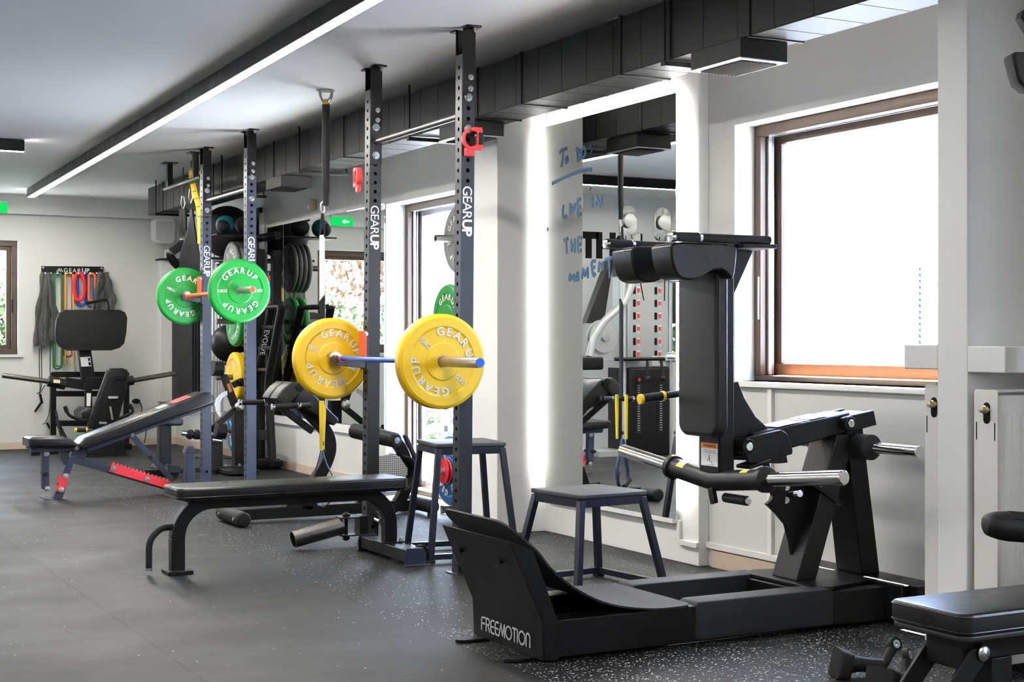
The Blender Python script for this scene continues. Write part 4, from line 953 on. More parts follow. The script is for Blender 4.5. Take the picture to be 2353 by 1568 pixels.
# lever arm
Yl = 4.62; Lp = lambda u, v: aY(u, v, Yl)
MB().prism([(x, 4.65, z) for x, z in ((3.56, .66), (4.05, .755), (4.05, .835), (3.56, .76))], (0, .14, 0)).build('lever_arm', M['black'], sq, .006)
for y in (Yl, 4.80):
    off = Vector((0, y - Yl, 0))
    MB().prism([Lp(u, v) + off for u, v in ((1708, 1015), (1718, 1006), (1795, 988), (1806, 994), (1812, 1002), (1822, 1035), (1821, 1044), (1808, 1048), (1811, 1064), (1790, 1066), (1722, 1064), (1716, 1050))], (0, .02, 0)).build('lever_cheek', M['black'], sq, .003)
    MB().prism([Lp(u, v) + off for u, v in ((1936, 962), (1960, 954), (2008, 943), (2015, 977), (1968, 990), (1954, 992), (1940, 985))], (0, .02, 0)).build('tower_head', M['black'], sq, .003)
MB().prism([(x, 4.64, z) for x, z in ((4.06, .80), (4.15, .825), (4.15, .835), (4.06, .815))], (0, .16, 0)).build('head_plate', M['black_grain'], sq, .002)
for u, v in ((1719, 1027), (1953, 974)):
    c = Lp(u, v); MB().cyl(c + Vector((0, -.006, 0)), c + Vector((0, .21, 0)), .030, 24).build('pivot_boss', M['black'], sq, .002)
    MB().cyl(c + Vector((0, -.012, 0)), c + Vector((0, -.004, 0)), .0165, 22).build('pivot_pin', M['chrome'], sq, .002)
dl = Vector((.49, 0, .075)).normalized(); nl = Vector((-dl.z, 0, dl.x))
o0 = Vector((3.68, 4.655, .782)); 
for a, b, c, m in ((0, .13, .12, 'label'), (.145, .165, .12, 'l_orange'), (.175, .27, .13, 'label')):
    MB().prism([o0 + dl * a + nl * .0006, o0 + dl * b + nl * .0006, o0 + dl * b + Vector((0, c, 0)) + nl * .0006, o0 + dl * a + Vector((0, c, 0)) + nl * .0006], nl * .0005).build('warning_label', M[m], sq)
# front column, brace, curved gusset
MB().box(3.398, 3.47, 4.655, 4.79, .605, 1.375).build('column', M['black'], sq, .005)
MB().prism([(3.47, 4.69, .66), (3.49, 4.69, .96), (3.515, 4.69, .965), (3.545, 4.69, .90), (3.60, 4.69, .825), (3.68, 4.69, .765), (3.77, 4.69, .735), (3.62, 4.69, .70)], (0, .025, 0)).build('gusset', M['black'], sq, .002)
MB().prism([(3.40, 4.66, 1.30), (3.47, 4.66, 1.30), (3.575, 4.66, 1.495), (3.49, 4.66, 1.495)], (0, .125, 0)).build('brace', M['black'], sq, .004)
lb = MB().prism([(3.3975, 4.665, .635), (3.3975, 4.775, .635), (3.3975, 4.775, .725), (3.3975, 4.665, .725)], (-.0006, 0, 0)); lo = lb.build('warning_label', M['label'], sq)
MB().prism([(3.3968, 4.665, .704), (3.3968, 4.775, .704), (3.3968, 4.775, .725), (3.3968, 4.665, .725)], (-.0004, 0, 0)).build('label_header', M['l_orange'], lo)
tx = MB().text('WARNING', .017, basis((3.3962, 4.718, .7085), (0, -1, 0), (0, 0, 1), (-1, 0, 0)), off=.0004)
for k, s in enumerate(('To avoid injury, support weight', 'with shoulders before unlocking')): tx.text(s, .0068, basis((3.3965, 4.72, .694 - k * .008), (0, -1, 0), (0, 0, 1), (-1, 0, 0)))
F_ = lambda a, b: (4.74 - a, .640 + b)
for a, b in (((.0, .0), (.055, .0)), ((.02, .03), (.026, .012)), ((.026, .012), (.036, .014)), ((.036, .014), (.04, .0)), ((.02, .03), (.008, .012)), ((.02, .03), (.022, .04))):
    y0, z0 = F_(*a); y1, z1 = F_(*b); tx.bar((3.3965, y0, z0), (3.3965, y1, z1), .0006, .0022, up=(1, 0, 0))
tx.build('label_text', M['ink'], lo, smooth=0)
# pads
bp_ = [(3.398, p.y, p.z) for p in rrect((0, 4.722, 1.10), (0, 1, 0), (0, 0, 1), .262, .69, (.06, .06, .05, .05), 5)]
MB().pad(bp_, (-.062, 0, 0), .016, piping=.002).build('back_pad', M['leather_matte'], sq, 0, 40)
def shoulder(y0, y1, inner):
    top = 1.495
    up_ = [(3.105, top - .004), (3.14, top), (3.34, top), (3.372, top - .004)]
    lo_ = smoothpath([(3.392, 0, 1.482), (3.388, 0, 1.43), (3.378, 0, 1.372), (3.364, 0, 1.362), (3.345, 0, 1.380), (3.315, 0, 1.396), (3.28, 0, 1.394), (3.24, 0, 1.374), (3.20, 0, 1.356), (3.155, 0, 1.354), (3.118, 0, 1.370), (3.094, 0, 1.42), (3.086, 0, 1.48)], 3)
    pol = [Vector((x, y0, z)) for x, z in up_] + [Vector((p.x, y0, p.z)) for p in lo_]
    return MB().prism(pol, (0, y1 - y0, 0)).build('shoulder_pad', M['leather'], sq, .022, 50, 4)
shoulder(4.53, 4.665, 1); shoulder(4.80, 4.945, -1)
for y in (4.52, 4.98):
    MB().cyl((3.19, y, 1.512), (3.535, y, 1.512), .0165, 18).build('handle_bar', M['black'], sq, .002)
    g = MB().cyl((3.092, y, 1.512), (3.20, y, 1.512), .0185, 20).build('handle_grip', M['foam'], sq, .002)
    MB().lathe([(0, .012), (.001, .019), (.012, .0205), (.016, .0205)], (3.076, y, 1.512), (1, 0, 0), 24).build('grip_cap', M['chrome'], g)
    MB().cyl((3.20, y, 1.512), (3.212, y, 1.512), .0205, 24).build('grip_collar', M['chrome'], g, .001)
MB().box(3.40, 3.56, 4.505, 4.995, 1.480, 1.497).box(3.22, 3.42, 4.54, 4.66, 1.490, 1.498).box(3.22, 3.42, 4.80, 4.93, 1.490, 1.498).build('handle_plate', M['black'], sq, .003)
# weight horns, rising to both sides
hc = Vector((3.425, 4.722, .575)); he1 = aX(1940, 1098, 3.425); he2 = aX(1431, 1035, 3.425)
for e, nm in ((he1, 'near'), (he2, 'far')):
    d = (e - hc).normalized(); L = (e - hc).length
    MB().cyl(hc - d * .01, hc + d * (L * .42), .040, 28).lathe([(0, .040), (.004, .050), (.028, .050), (.032, .040)], hc + d * (L * .40), d, 28).build('horn_sleeve', M['black_grain'], sq, .001)
    MB().cyl(hc + d * (L * .40), e - d * .004, .0265, 28).lathe([(0, .0265), (.004, .022), (.004, .0)], e - d * .004, d, 28).build('weight_horn', M['chrome'], sq, 0)
    k0 = hc + d * (L * .26); up_ = Vector((-.35, 0, .94)); up_ = (up_ - d * up_.dot(d)).normalized(); sd_ = d.cross(up_)
    lv = MB(); ly = MB(); b_ = Vector((0, 0, 0))
    for j in range(-3, 3):
        a0, a1 = R(j * 11), R(j * 11 + 11)
        qd = [k0 + (up_ * math.cos(a0 + R(-8)) + sd_ * math.sin(a0 + R(-8))) * .0407, k0 + (up_ * math.cos(a1 + R(-8)) + sd_ * math.sin(a1 + R(-8))) * .0407]
        (ly if (j < -1) == (sd_.x > 0) and (j < -1 or j > 0) or (sd_.x <= 0 and j > 0) else lv).add([qd[0], qd[1], qd[1] + d * .045, qd[0] + d * .045], [(0, 1, 2, 3)])
    o = lv.build('warning_label', M['label'], sq)
    if ly.v: ly.build('label_header', M['l_yellow'], o)
MB().cyl((3.43, 4.66, .515), (3.43, 4.52, .515), .019, 16).build('roller', M['rubber'], sq, .002)
MB().cyl((3.43, 4.521, .515), (3.43, 4.512, .515), .014, 16).build('roller_pin', M['steel'], sq, .001)
MB().bar((3.40, 4.71, .55), (3.40, 4.69, .49), .02, .03).build('catch_lever', M['black'], sq, .003)
MB().bar((3.515, 4.66, .63), (3.62, 4.66, .655), .09, .014).bar((3.60, 4.63, .65), (3.63, 4.63, .57), .022, .022).build('bumper_bracket', M['black'], sq, .003)
# release handle on the far side
ra, rb = aY(1600, 900, 4.90), aY(1470, 918, 4.90)
MB().cyl(ra, rb, .0145, 16).cyl(ra, Vector((3.42, 4.78, ra.z + .01)), .0145, 16).build('release_bar', M['black'], sq)
d = (rb - ra).normalized(); g = MB().cyl(rb - d * .115, rb, .0185, 18).build('release_grip', M['foam'], sq, .002)
for s in (0, .105): MB().cyl(rb - d * (s + .012), rb - d * (s - .002), .0205, 18).build('grip_ring', M['yellow_band'], g, .002)
# storage horns at the back
for s, y0 in ((-1, 4.64), (1, 4.80)):
    m = MB(); z = .695; x = 4.075
    for k in range(5): m.lathe([(0, .03), (.002, .052), (.016, .052), (.018, .03)], (x, y0 + s * k * .0185, z), (0, s, 0), 28)
    m.build('bumper_rings', M['rubber'], sq)
    MB().cyl((x, y0, z), (x, y0 + s * .36, z), .0235, 24).build('storage_horn', M['chrome'], sq, .002)

# ================================================================ RADIATORS AND THE BENCH AT THE RIGHT EDGE
def radiator(name, x0, x1, yb, s, z0, z1, label):
    # hangs on a wall square to Y; yb = wall side, s = direction it faces
    t = thing('radiator', label, 'radiator', (x0, yb, z0), 'white panel radiators')
    T = .105; y1 = yb + s * T; lo, hi = min(yb, y1), max(yb, y1)
    ol = [(x0, p.y, p.z) for p in rrect((0, (lo + hi) / 2, (z0 + z1) / 2), (0, 1, 0), (0, 0, 1), T, z1 - z0, .012, 3)]
    MB().prism(ol, (.004, 0, 0)).build('end_panel', M['enamel'], t, .002)
    f = MB(); n = 26; w = (x1 - x0 - .02) / n; v = []
    fy = y1 - s * .012
    xs = []
    x = x0 + .03
    v2 = [(x0 + .01, 0)]
    while x < x1 - .05:
        v2 += [(x, 0), (x + .006, 1), (x + .022, 1), (x + .028, 0)]; x += .042
    v2 += [(x1, 0)]
    zz = (z0 + .02, z0 + .075, z0 + .085, z1 - .085, z1 - .075, z1 - .02)
    pts = []
    for z, k in zip(zz, (0, 0, 1, 1, 0, 0)): pts += [(a, fy + s * b * k * .010, z) for a, b in v2]
    m = len(v2); fc = [(i * m + j, i * m + j + 1, (i + 1) * m + j + 1, (i + 1) * m + j) for i in range(5) for j in range(m - 1)]
    MB().add(pts, fc).box(x0 + .012, x1, min(yb + s * .012, yb + s * .03), max(yb + s * .012, yb + s * .03), z0 + .02, z1 - .02).build('panel', M['enamel'], t, 0, 25)
    tp = MB()
    for k in range(4): yy = yb + s * (.018 + k * .024); tp.box(x0 + .012, x1, yy - .003, yy + .003, z1 - .008, z1 - .002)
    tp.build('top_grille', M['enamel'], t, .001)
    yc = yb + s * T * .55
    for z in (z1 - .075, z0 + .07):
        MB().prism([(x0 - .0006, p.y, p.z) for p in rrect((0, yc, z - .004), (0, 1, 0), (0, 0, 1), .030, .072, .0145, 5)], (-.0006, 0, 0)).build('valve_slot', M['ink'], t)
        MB().lathe([(0, .010), (0, .0145), (.012, .0145), (.014, .011), (.026, .010), (.028, .006)], (x0 - .001, yc, z + (.008 if z > .5 else -.012)), (-1, 0, 0), 20).build('valve', M['brass'], t)
    for y in (lo + .012, hi - .012):
        MB().box(x0 - .001, x0 + .0002, y - .002, y + .002, z1 - .17, z1 - .11).build('slot', M['ink'], t)
radiator('r', 3.725, 4.32, 3.655, -1, .02, .962, 'white ridged panel radiator in front of the wall end at the right edge')
radiator('r', 3.785, 4.32, 3.845, 1, .05, .968, 'white panel radiator behind the wall end, only its valve end showing under the window')

rbn = thing('weight_bench', 'black padded bench in the bottom right corner of the photo', 'bench', (3.3, 2.88, 0))
MB().pad(rrect((3.36, 2.882, .372), (1, 0, 0), (0, 1, 0), 1.20, .282, .035, 5), (0, 0, .058), .010, piping=.002).build('seat_pad', M['leather'], rbn, 0, 40)
MB().pad(rrect((3.36, 2.882, .358), (1, 0, 0), (0, 1, 0), 1.19, .276, .032, 5), (0, 0, .015), .005).build('pad_base', M['leather_matte'], rbn, 0, 40)
MB().box(2.90, 3.92, 2.83, 2.935, .285, .358).box(2.83, 2.905, 2.815, 2.95, .268, .350).build('frame_beam', M['black'], rbn, .005)
for y in (2.80, 2.95):
    MB().prism([(2.905, y, .325), (2.845, y, .325), (2.545, y, .005), (2.62, y, .005), (2.905, y, .30)], (0, .010, 0)).build('leg', M['black'], rbn, .002)
MB().box(2.50, 2.64, 2.70, 3.06, 0, .03).build('front_foot', M['black'], rbn, .004)
MB().box(2.955, 3.03, 2.835, 2.93, .0, .285).build('post', M['black'], rbn, .004)
MB().box(3.72, 3.79, 2.835, 2.93, .0, .285).box(3.72, 3.80, 2.65, 3.11, 0, .04).build('post', M['black'], rbn, .004)
MB().cyl((2.885, 2.795, .312), (2.885, 2.825, .312), .022, 18).build('spacer', M['black'], rbn)
MB().lathe([(0, .0205), (.003, .0205), (.007, .016), (.010, .0)], (2.885, 2.797, .312), (0, -1, 0), 20).build('bolt', M['steel'], rbn)
# machine pads that reach into the picture from the right
cm = thing('chest_machine', 'black exercise machine with a ribbed pad reaching in at the right edge', 'exercise machine', (3.6, 3.2, 0))
a, b = aD(2262, 1206, 4.15), aD(2480, 1222, 4.15)
m = MB(); ax = (b - a).normalized(); yv = Vector((-ax.y, ax.x, 0)).normalized(); L = (b - a).length
sec = [(-.060, .0), (-.052, .022), (-.03, .036), (0, .042), (.03, .036), (.052, .022), (.060, .0), (.05, -.025), (.025, -.04), (-.025, -.04), (-.05, -.025)]
v = []; st_ = [(0, .50), (.004, .66), (.014, .82), (.032, .93), (.06, 1), (L, 1)]
for t, k in st_: v += [a + ax * t + yv * y * k + Vector((0, 0, z * k)) for y, z in sec]
n = len(sec); f = [(i * n + k, i * n + (k + 1) % n, (i + 1) * n + (k + 1) % n, (i + 1) * n + k) for i in range(len(st_) - 1) for k in range(n)] + [tuple(range(n)), tuple((len(st_) - 1) * n + k for k in range(n))]
m.add(v, f)
for y, z in ((-.045, .0285), (-.028, .0372), (-.009, .0412), (.010, .0412), (.028, .0372)): m.tube([a + ax * .07 + yv * y + Vector((0, 0, z - .001)), a + ax * L + yv * y + Vector((0, 0, z - .001))], .003, 6)
m.build('ribbed_pad', M['foam'], cm, 0, 60)
u_ = lambda u, v: aD(u, v, 4.1)
MB().pad([u_(2326, 130), u_(2328, 121), u_(2336, 118), u_(2440, 116), u_(2440, 215), u_(2362, 205), u_(2343, 190), u_(2336, 170)], Vector((CS, CC, 0)) * .08, .01).build('upper_pad', M['rubber'], cm)
MB().prism([u_(2346, 40), u_(2350, 22), u_(2400, 15), u_(2420, 118), u_(2395, 118)], Vector((CS, CC, 0)) * .05).build('upper_arm', M['rubber'], cm, .004)
p0 = Vector((3.80, 3.27, 0))
MB().box(p0.x - .04, p0.x + .04, p0.y - .04, p0.y + .04, 0, 2.1).box(p0.x - .05, p0.x + .05, p0.y - .16, p0.y + .16, 0, .05).build('upright', M['black'], cm, .004)
MB().cyl(b - ax * .03, Vector((p0.x, p0.y, b.z)), .02, 14).cyl(u_(2430, 165) + Vector((0, .05, 0)), Vector((p0.x, p0.y, u_(2430, 165).z)), .02, 14).build('pad_arm', M['black'], cm)
# moulded rubber cable handles lying on the floor
def cable_handle(c, rz, label):
    t = thing('cable_attachment', label, 'cable attachment', (c[0], c[1], 0), 'rubber cable handles on the floor')
    Mx = Matrix.Translation((c[0], c[1], 0)) @ Matrix.Rotation(R(rz), 4, 'Z')
    w = lambda *p: Mx @ Vector(p)
    MB().tube(smoothpath([w(-.10, 0, .035), w(-.05, .0, .045), w(0, 0, .040), w(.05, 0, .035)]), [.030, .030, .030, .030, .030, .030, .029, .028, .027, .026, .025, .025, .025, .025, .025, .025, .025, .025, .025], 14).build('grip', M['foam'], t)
    MB().pad([w(-.125, -.055, .005), w(-.075, -.055, .005), w(-.060, -.055, .085), w(-.105, -.055, .10)], Mx.to_3x3() @ Vector((0, .11, 0)), .014).build('end_block', M['foam'], t)
    MB().tube(smoothpath([w(.05, 0, .035), w(.075, .02, .06), w(.095, .03, .085)]), .016, 12).build('neck', M['foam'], t)
    c2 = w(.105, .034, .10); nx = Mx.to_3x3() @ Vector((.3, -.9, .3)); nx.normalize()
    MB().lathe([(-.010, .013), (-.010, .024), (.010, .024), (.010, .013)], c2, nx, 20, closed=True).build('eyelet_lug', M['foam'], t)
    MB().lathe([(-.0115, .008), (-.0115, .0135), (.0115, .0135), (.0115, .008)], c2, nx, 20, closed=True).build('eyelet', M['steel'], t)
cable_handle((3.37, 3.78), -22, 'black moulded cable attachment on the floor, its steel eyelet showing')
cable_handle((3.30, 3.56), 15, 'black moulded cable attachment on the floor, partly hidden by the slanted bench legs')
# ================================================================ BACK EXTENSION BENCH
rc = thing('back_extension_bench', 'black back extension bench with split hip pads and foot rollers behind the near rack', 'back extension bench', (3.3, 8.78, 0))
YR = 8.78; B = lambda u, v, y=8.75: aY(u, v, y)
def roller(p, q, r, m, nm, parent, cap=None):
    p, q = Vector(p), Vector(q); d = (q - p).normalized(); L = (q - p).length
    o = MB().lathe([(0, r * .45), (.002, r * .8), (.012, r), (L - .012, r), (L - .002, r * .8), (L, r * .45)], p, d, 24).build(nm, m, parent)
    if cap: MB().cyl(q - d * .001, q + d * .004, r * .42, 18).cyl(q, q + d * .006, r * .2, 10).build('roller_cap', cap, o, .001)
    return o
MB().bar((2.76, YR, .055), (3.98, YR, .055), .06, .07).build('base_beam', M['black'], rc, .004)
roller((2.745, 9.00, .048), (2.745, 8.56, .048), .046, M['rubber'], 'front_foot', rc)
for y in (8.93, 8.63): MB().cyl((2.71, y, .048), (2.695, y, .05), .012, 12).build('foot_bolt', M['steel'], rc)
roller((3.99, 9.02, .062), (3.99, 8.53, .062), .044, M['rubber'], 'rear_foot', rc)
for y in (8.98, 8.57): MB().cyl((3.99, y, .0), (3.99, y, .03), .028, 14).build('levelling_foot', M['rubber'], rc)
MB().strip(smoothpath([B(u, v, YR) for u, v in ((700, 1170), (722, 1112), (745, 1070), (757, 1030), (748, 992), (715, 955), (665, 905))], 5), (0, 1, 0), .06, .075).build('main_upright', M['black'], rc, .004)
for pts in (((655, 1170), (668, 1146), (712, 1146), (745, 1170)), ((812, 1165), (830, 1142), (850, 1142), (860, 1165))): MB().prism([B(u, v, 8.76) for u, v in pts], (0, .04, 0)).build('gusset', M['black'], rc, .002)
for y0 in (8.645, 8.80):
    o = Vector((0, y0 - 8.66, 0))
    MB().pad([B(u, v, 8.66) + o for u, v in ((634, 916), (638, 908), (652, 890), (668, 878), (692, 880), (694, 892), (672, 922), (662, 938), (650, 936))], (0, .135, 0), .012).build('hip_pad', M['leather_matte'], rc, 0, 40)
MB().pad([B(u, v, 8.66) for u, v in ((692, 882), (700, 886), (777, 962), (779, 968), (768, 978), (758, 974), (676, 922))], (0, .26, 0), .010, piping=.002).build('thigh_pad', M['leather'], rc, 0, 40)
MB().lathe([(0, .022), (.002, .028), (.03, .028)], B(690, 890, 8.635), (0, 1, 0), 18).build('pad_knob', M['black'], rc)
MB().prism([B(u, v, YR - .02) for u, v in ((632, 935), (650, 930), (724, 985), (716, 998))], (0, .04, 0)).build('pad_rail', M['black'], rc, .003)
for u0, v0, u1, v1, y in ((624, 936, 712, 930, 8.60), (548, 925, 640, 925, 8.98)):
    p, q_ = B(u0, v0, y), B(u1, v1, y); d = (q_ - p).normalized()
    MB().cyl(p + d * .15, q_, .014, 16).build('handle_bar', M['slate'], rc)
    g = MB().cyl(p + d * .015, p + d * .17, .0175, 18).build('handle_grip', M['foam'], rc, .002)
    MB().cyl(p, p + d * .018, .020, 18).cyl(p + d * .165, p + d * .185, .019, 18).build('grip_cap', M['chrome'], g, .002)
    MB().bar(q_, Vector((q_.x + .02, YR, q_.z - .02)), .03, .03).build('handle_stay', M['black'], rc, .003)
MB().strip(smoothpath([B(u, v, YR) for u, v in ((858, 1180), (905, 1165), (930, 1125), (935, 1080), (925, 1040), (905, 1010))], 5), (0, 1, 0), .06, .07).build('rear_upright', M['black'], rc, .004)
MB().bar(B(930, 1000, 8.70), B(962, 1070, 8.70), .02, .045, up=(0, 1, 0)).build('roller_link', M['slate'], rc, .003)
roller(B(812, 990, 9.02), B(912, 1013, 8.60), .050, M['foam'], 'foot_roller', rc, M['steel'])
roller(B(850, 1080, 9.00), B(905, 1096, 8.74), .045, M['foam'], 'foot_roller', rc, None)
fpz = [B(u, v, 8.62) for u, v in ((846, 1064), (868, 1049), (900, 1044), (918, 1050), (937, 1077), (936, 1092), (908, 1117), (862, 1122), (846, 1100))]
MB().prism(fpz, (0, .02, 0)).build('foot_guard', M['perf'], rc, .002)
MB().strip([B(u, v, 8.78) for u, v in ((918, 1046), (942, 1075), (938, 1095), (910, 1122))], (0, 1, 0), .34, .008).build('foot_plate', M['black_grain'], rc, .002)
# ================================================================ LEG PRESS at the far wall
lp = thing('leg_press', 'black leg press with a big foot plate and steel weight horns at the far wall', 'leg press', (3.0, 15.0, 0))
Q = lambda u, v, Y: aY(u, v, Y)
MB().pad([Q(u, v, 15.1) for u, v in ((150, 712), (276, 712), (288, 718), (293, 730), (291, 765), (286, 790), (275, 800), (262, 804), (150, 803), (136, 796), (128, 783), (127, 760), (130, 735), (137, 719))], (0, .05, 0), .012).build('foot_plate', M['rubber'], lp, 0, 40)
MB().box(Q(152, 805, 15.1).x, Q(258, 805, 15.1).x, 15.08, 15.2, Q(152, 806, 15.1).z, Q(152, 801, 15.1).z).build('plate_lip', M['black'], lp, .003)
MB().prism([Q(u, v, 15.18) for u, v in ((181, 800), (209, 800), (219, 870), (190, 875))], (0, .10, 0)).build('plate_arm', M['black'], lp, .004)
lo = MB().prism([Q(u, v, 15.172) for u, v in ((184, 821), (207, 820), (210, 842), (187, 843))], (0, -.001, 0)).build('instruction_label', M['label'], lp)
MB().prism([Q(u, v, 15.17) for u, v in ((202, 823), (206, 823), (207, 829), (203, 831))], (0, -.0006, 0)).prism([Q(u, v, 15.17) for u, v in ((203, 832), (208, 833), (209, 840), (204, 841))], (0, -.0006, 0)).build('label_print', M['ink'], lo)
cb = MB().bar(Q(148, 878, 15.2), Q(200, 886, 15.2), .07, .10).bar(Q(196, 882, 15.2), Q(285, 880, 15.2), .07, .12).build('horn_beam', M['black'], lp, .005)
for (p, q_, r_) in ((Q(110, 876, 15.2), Q(150, 884, 15.2), .055), (Q(306, 874, 15.2), Q(285, 877, 15.2), .05)):
    MB().cyl(p, q_, r_, 20).build('horn_sleeve', M['black_grain'], lp, .004)
MB().cyl(Q(112, 877, 15.2), Q(5, 863, 15.2), .0255, 24).build('weight_horn', M['dark_steel'], lp, .003)
MB().cyl(Q(304, 875, 15.2), Q(403, 858, 15.2), .0255, 24).build('weight_horn', M['dark_steel'], lp, .003)
o = MB().prism([Q(u, v, 15.143) for u, v in ((123, 874), (138, 875), (138, 881), (123, 880))], (0, -.0015, 0)).build('warning_label', M['label'], lp)
MB().prism([Q(u, v, 15.141) for u, v in ((123, 872), (138, 873), (138, 876), (123, 875))], (0, -.001, 0)).build('label_header', M['l_yellow'], o)
Yu = 15.55
for u in (122, 290):
    MB().bar(Q(u, 1035, Yu) * 1 , Vector((Q(u, 1035, Yu).x, Yu, Q(u, 856, Yu).z)), .055, .055, up=(0, 1, 0)).build('upright', M['black'], lp, .004)
fr = MB()
for v in (861, 905, 973): fr.bar(Q(120, v, Yu), Q(292, v, Yu), .05, .058)
fr.bar(Q(128, 965, Yu - .03), Q(150, 1008, Yu - .3), .03, .04).bar(Q(128, 945, Yu - .03), Q(140, 1003, Yu - .3), .02, .03)
fr.build('cross_bar', M['black'], lp, .004)
MB().bar(Q(68, 1033, 15.0), Q(80, 1012, 15.0), .10, .07).bar((Q(74, 1030, 15.0).x, 15.0, .03), (Q(300, 1030, 15.3).x, 15.3, .03), .06, .06).build('floor_beam', M['black'], lp, .004)
# seat and backrest, seen from behind
MB().pad([Q(u, v, 14.62) for u, v in ((246, 853), (254, 847), (282, 846), (294, 851), (296, 862), (290, 900), (268, 985), (262, 992), (206, 986), (202, 975), (206, 962), (240, 868))], (0, .06, 0), .014).build('backrest_pad', M['leather'], lp, 0, 40)
MB().pad([Q(u, v, 14.60) for u, v in ((246, 866), (292, 866), (266, 984), (208, 982))], (0, .02, 0), .004).build('backrest_board', M['black'], lp)
MB().box(Q(262, 870, 14.59).x, Q(286, 870, 14.59).x, 14.585, 14.605, Q(262, 873, 14.59).z, Q(262, 864, 14.59).z).build('pull_slot', M['black'], lp, .003)
MB().pad([Q(u, v, 14.7) for u, v in ((188, 948), (200, 938), (222, 940), (222, 966), (200, 968), (189, 961))], (0, .4, 0), .015).build('seat_pad', M['leather'], lp, 0, 40)
MB().box(Q(249, 913, 14.57).x, Q(271, 913, 14.57).x, 14.56, 14.60, Q(249, 917, 14.57).z, Q(249, 911, 14.57).z).cyl(Q(253, 935, 14.55), Q(258, 965, 14.55), .012, 12).cyl(Q(228, 973, 14.5), Q(245, 973, 14.5), .016, 14).build('adjuster', M['steel'], lp, .002)
for pts in (((208, 966), (185, 966), (163, 957), (154, 948)), ((268, 966), (290, 955), (304, 947), (303, 938))):
    MB().tube(smoothpath([Q(u, v, 14.65) for u, v in pts]), .015, 12).build('side_handle', M['black'], lp)
for a, b in (((154, 948), (149, 934)), ((303, 940), (297, 929))): MB().cyl(Q(*a, 14.65), Q(*b, 14.65), .02, 14).build('side_grip', M['foam'], lp, .003)
g = MB().cyl(Q(174, 989, 14.5), Q(200, 989, 14.5), .02, 16).build('release_grip', M['foam'], lp)
MB().cyl(Q(171, 989, 14.5), Q(176, 989, 14.5), .023, 16).cyl(Q(197, 989, 14.5), Q(200, 989, 14.5), .023, 16).build('grip_ring', M['yellow_band'], g)
MB().prism([Q(u, v, 14.5) for u, v in ((198, 1045), (212, 1010), (282, 1010), (292, 1047))], (0, .7, 0)).bar(Q(190, 1048, 14.5), Q(298, 1048, 14.5), .05, .015).box(Q(205, 1010, 14.55).x, Q(262, 1010, 14.55).x, 14.55, 14.75, Q(205, 1012, 14.55).z, Q(205, 990, 14.55).z).build('seat_base', M['black'], lp, .003)
o = MB().prism([Q(u, v, 15.0) for u, v in ((199, 904), (209, 904), (208, 934), (199, 934))], (0, .003, 0)).prism([Q(u, v, 15.004) for u, v in ((196, 880), (212, 880), (212, 960), (196, 960))], (0, .05, 0)).build('rear_link', M['black'], lp)
MB().prism([Q(u, v, 14.999) for u, v in ((199, 904), (209, 904), (208, 934), (199, 934))], (0, -.001, 0)).build('warning_label', M['label'], o)
MB().cyl(Q(195, 698, 15.1), Q(235, 690, 15.1), .016, 14).tube(smoothpath([Q(232, 690, 15.1), Q(246, 692, 15.1), Q(249, 715, 15.1)]), .016, 12).cyl(Q(218, 690, 15.1), Q(216, 712, 15.1), .012, 10).build('top_handle', M['black'], lp)

# ================================================================ BAND RACK
YB_ = 15.86
brk = thing('band_rack', 'black wall rack with white lettering on the far wall, resistance bands hung on its pegs', 'band rack', (3.1, YB_, 1.7))
MB().prism([Q(u, v, YB_) for u, v in ((95, 611.5), (238, 613), (238, 632), (95, 629))], (0, .012, 0)).build('back_plate', M['black'], brk, .002)
o_ = Q(157, 626.5, YB_ - .002)
t_ = MB().text('GEAR', .062, basis(Q(146, 626, YB_ - .0015), (1, 0, 0), (0, 0, 1), (0, -1, 0)), space=1.25, center=False)
t_.text('UP', .062, basis(Q(188, 626.3, YB_ - .0015), (1, 0, 0), (0, 0, 1), (0, -1, 0)), off=.0016, space=1.1, center=False)
for a, b in (((130, 625), (136, 617)), ((136, 617), (140, 625)), ((134, 625), (137, 620)), ((140, 617), (144, 625))): t_.bar(Q(*a, YB_ - .001), Q(*b, YB_ - .001), .001, .006, up=(1, 0, 0))
t_.build('lettering', M['white'], brk, smooth=0)
for u, v in ((99, 615), (233, 617)): MB().cyl(Q(u, v, YB_), Q(u, v, YB_) + Vector((0, -.008, 0)), .010, 12).build('screw', M['steel'], brk)
PEG = (104, 117, 132, 150, 163, 180, 195, 207, 222, 232)
for u in PEG: MB().cyl(Q(u, 629, YB_), Q(u, 628, YB_ - .10), .008, 10).build('peg', M['steel'], brk)
def loop_band(u0, u1, v0, v1, m, w, label, y=YB_ - .05, sag=0, th=.006):
    b = MB(); c = (u0 + u1) / 2; pts = []
    for k in range(9): a = math.pi - math.pi * k / 8; pts.append((c + (u1 - u0) / 2 * math.cos(a), v0 + 6 - 6 * math.sin(a)))
    for k in range(1, 6): pts.append((u1 + sag * math.sin(k / 6 * math.pi), v0 + 6 + (v1 - v0 - 12) * k / 6))
    for k in range(9): a = math.pi * k / 8; pts.append((c + (u1 - u0) / 2 * math.cos(a), v1 - 6 + 6 * math.sin(a)))
    for k in range(1, 6): pts.append((u0 - sag * math.sin(k / 6 * math.pi), v1 - 6 - (v1 - v0 - 12) * k / 6))
    P3 = [Q(a, b_, y) for a, b_ in pts]
    b.tube(P3, 1.0, 8, closed=True, sx=w, sy=th, up=(0, 1, 0))
    return b.solo('resistance_band', m, label, 'resistance band', 'resistance bands on the wall rack')
loop_band(123, 141, 628, 848, M['green_band'], .010, 'green resistance band hung third from the left, reaching lowest', sag=1)
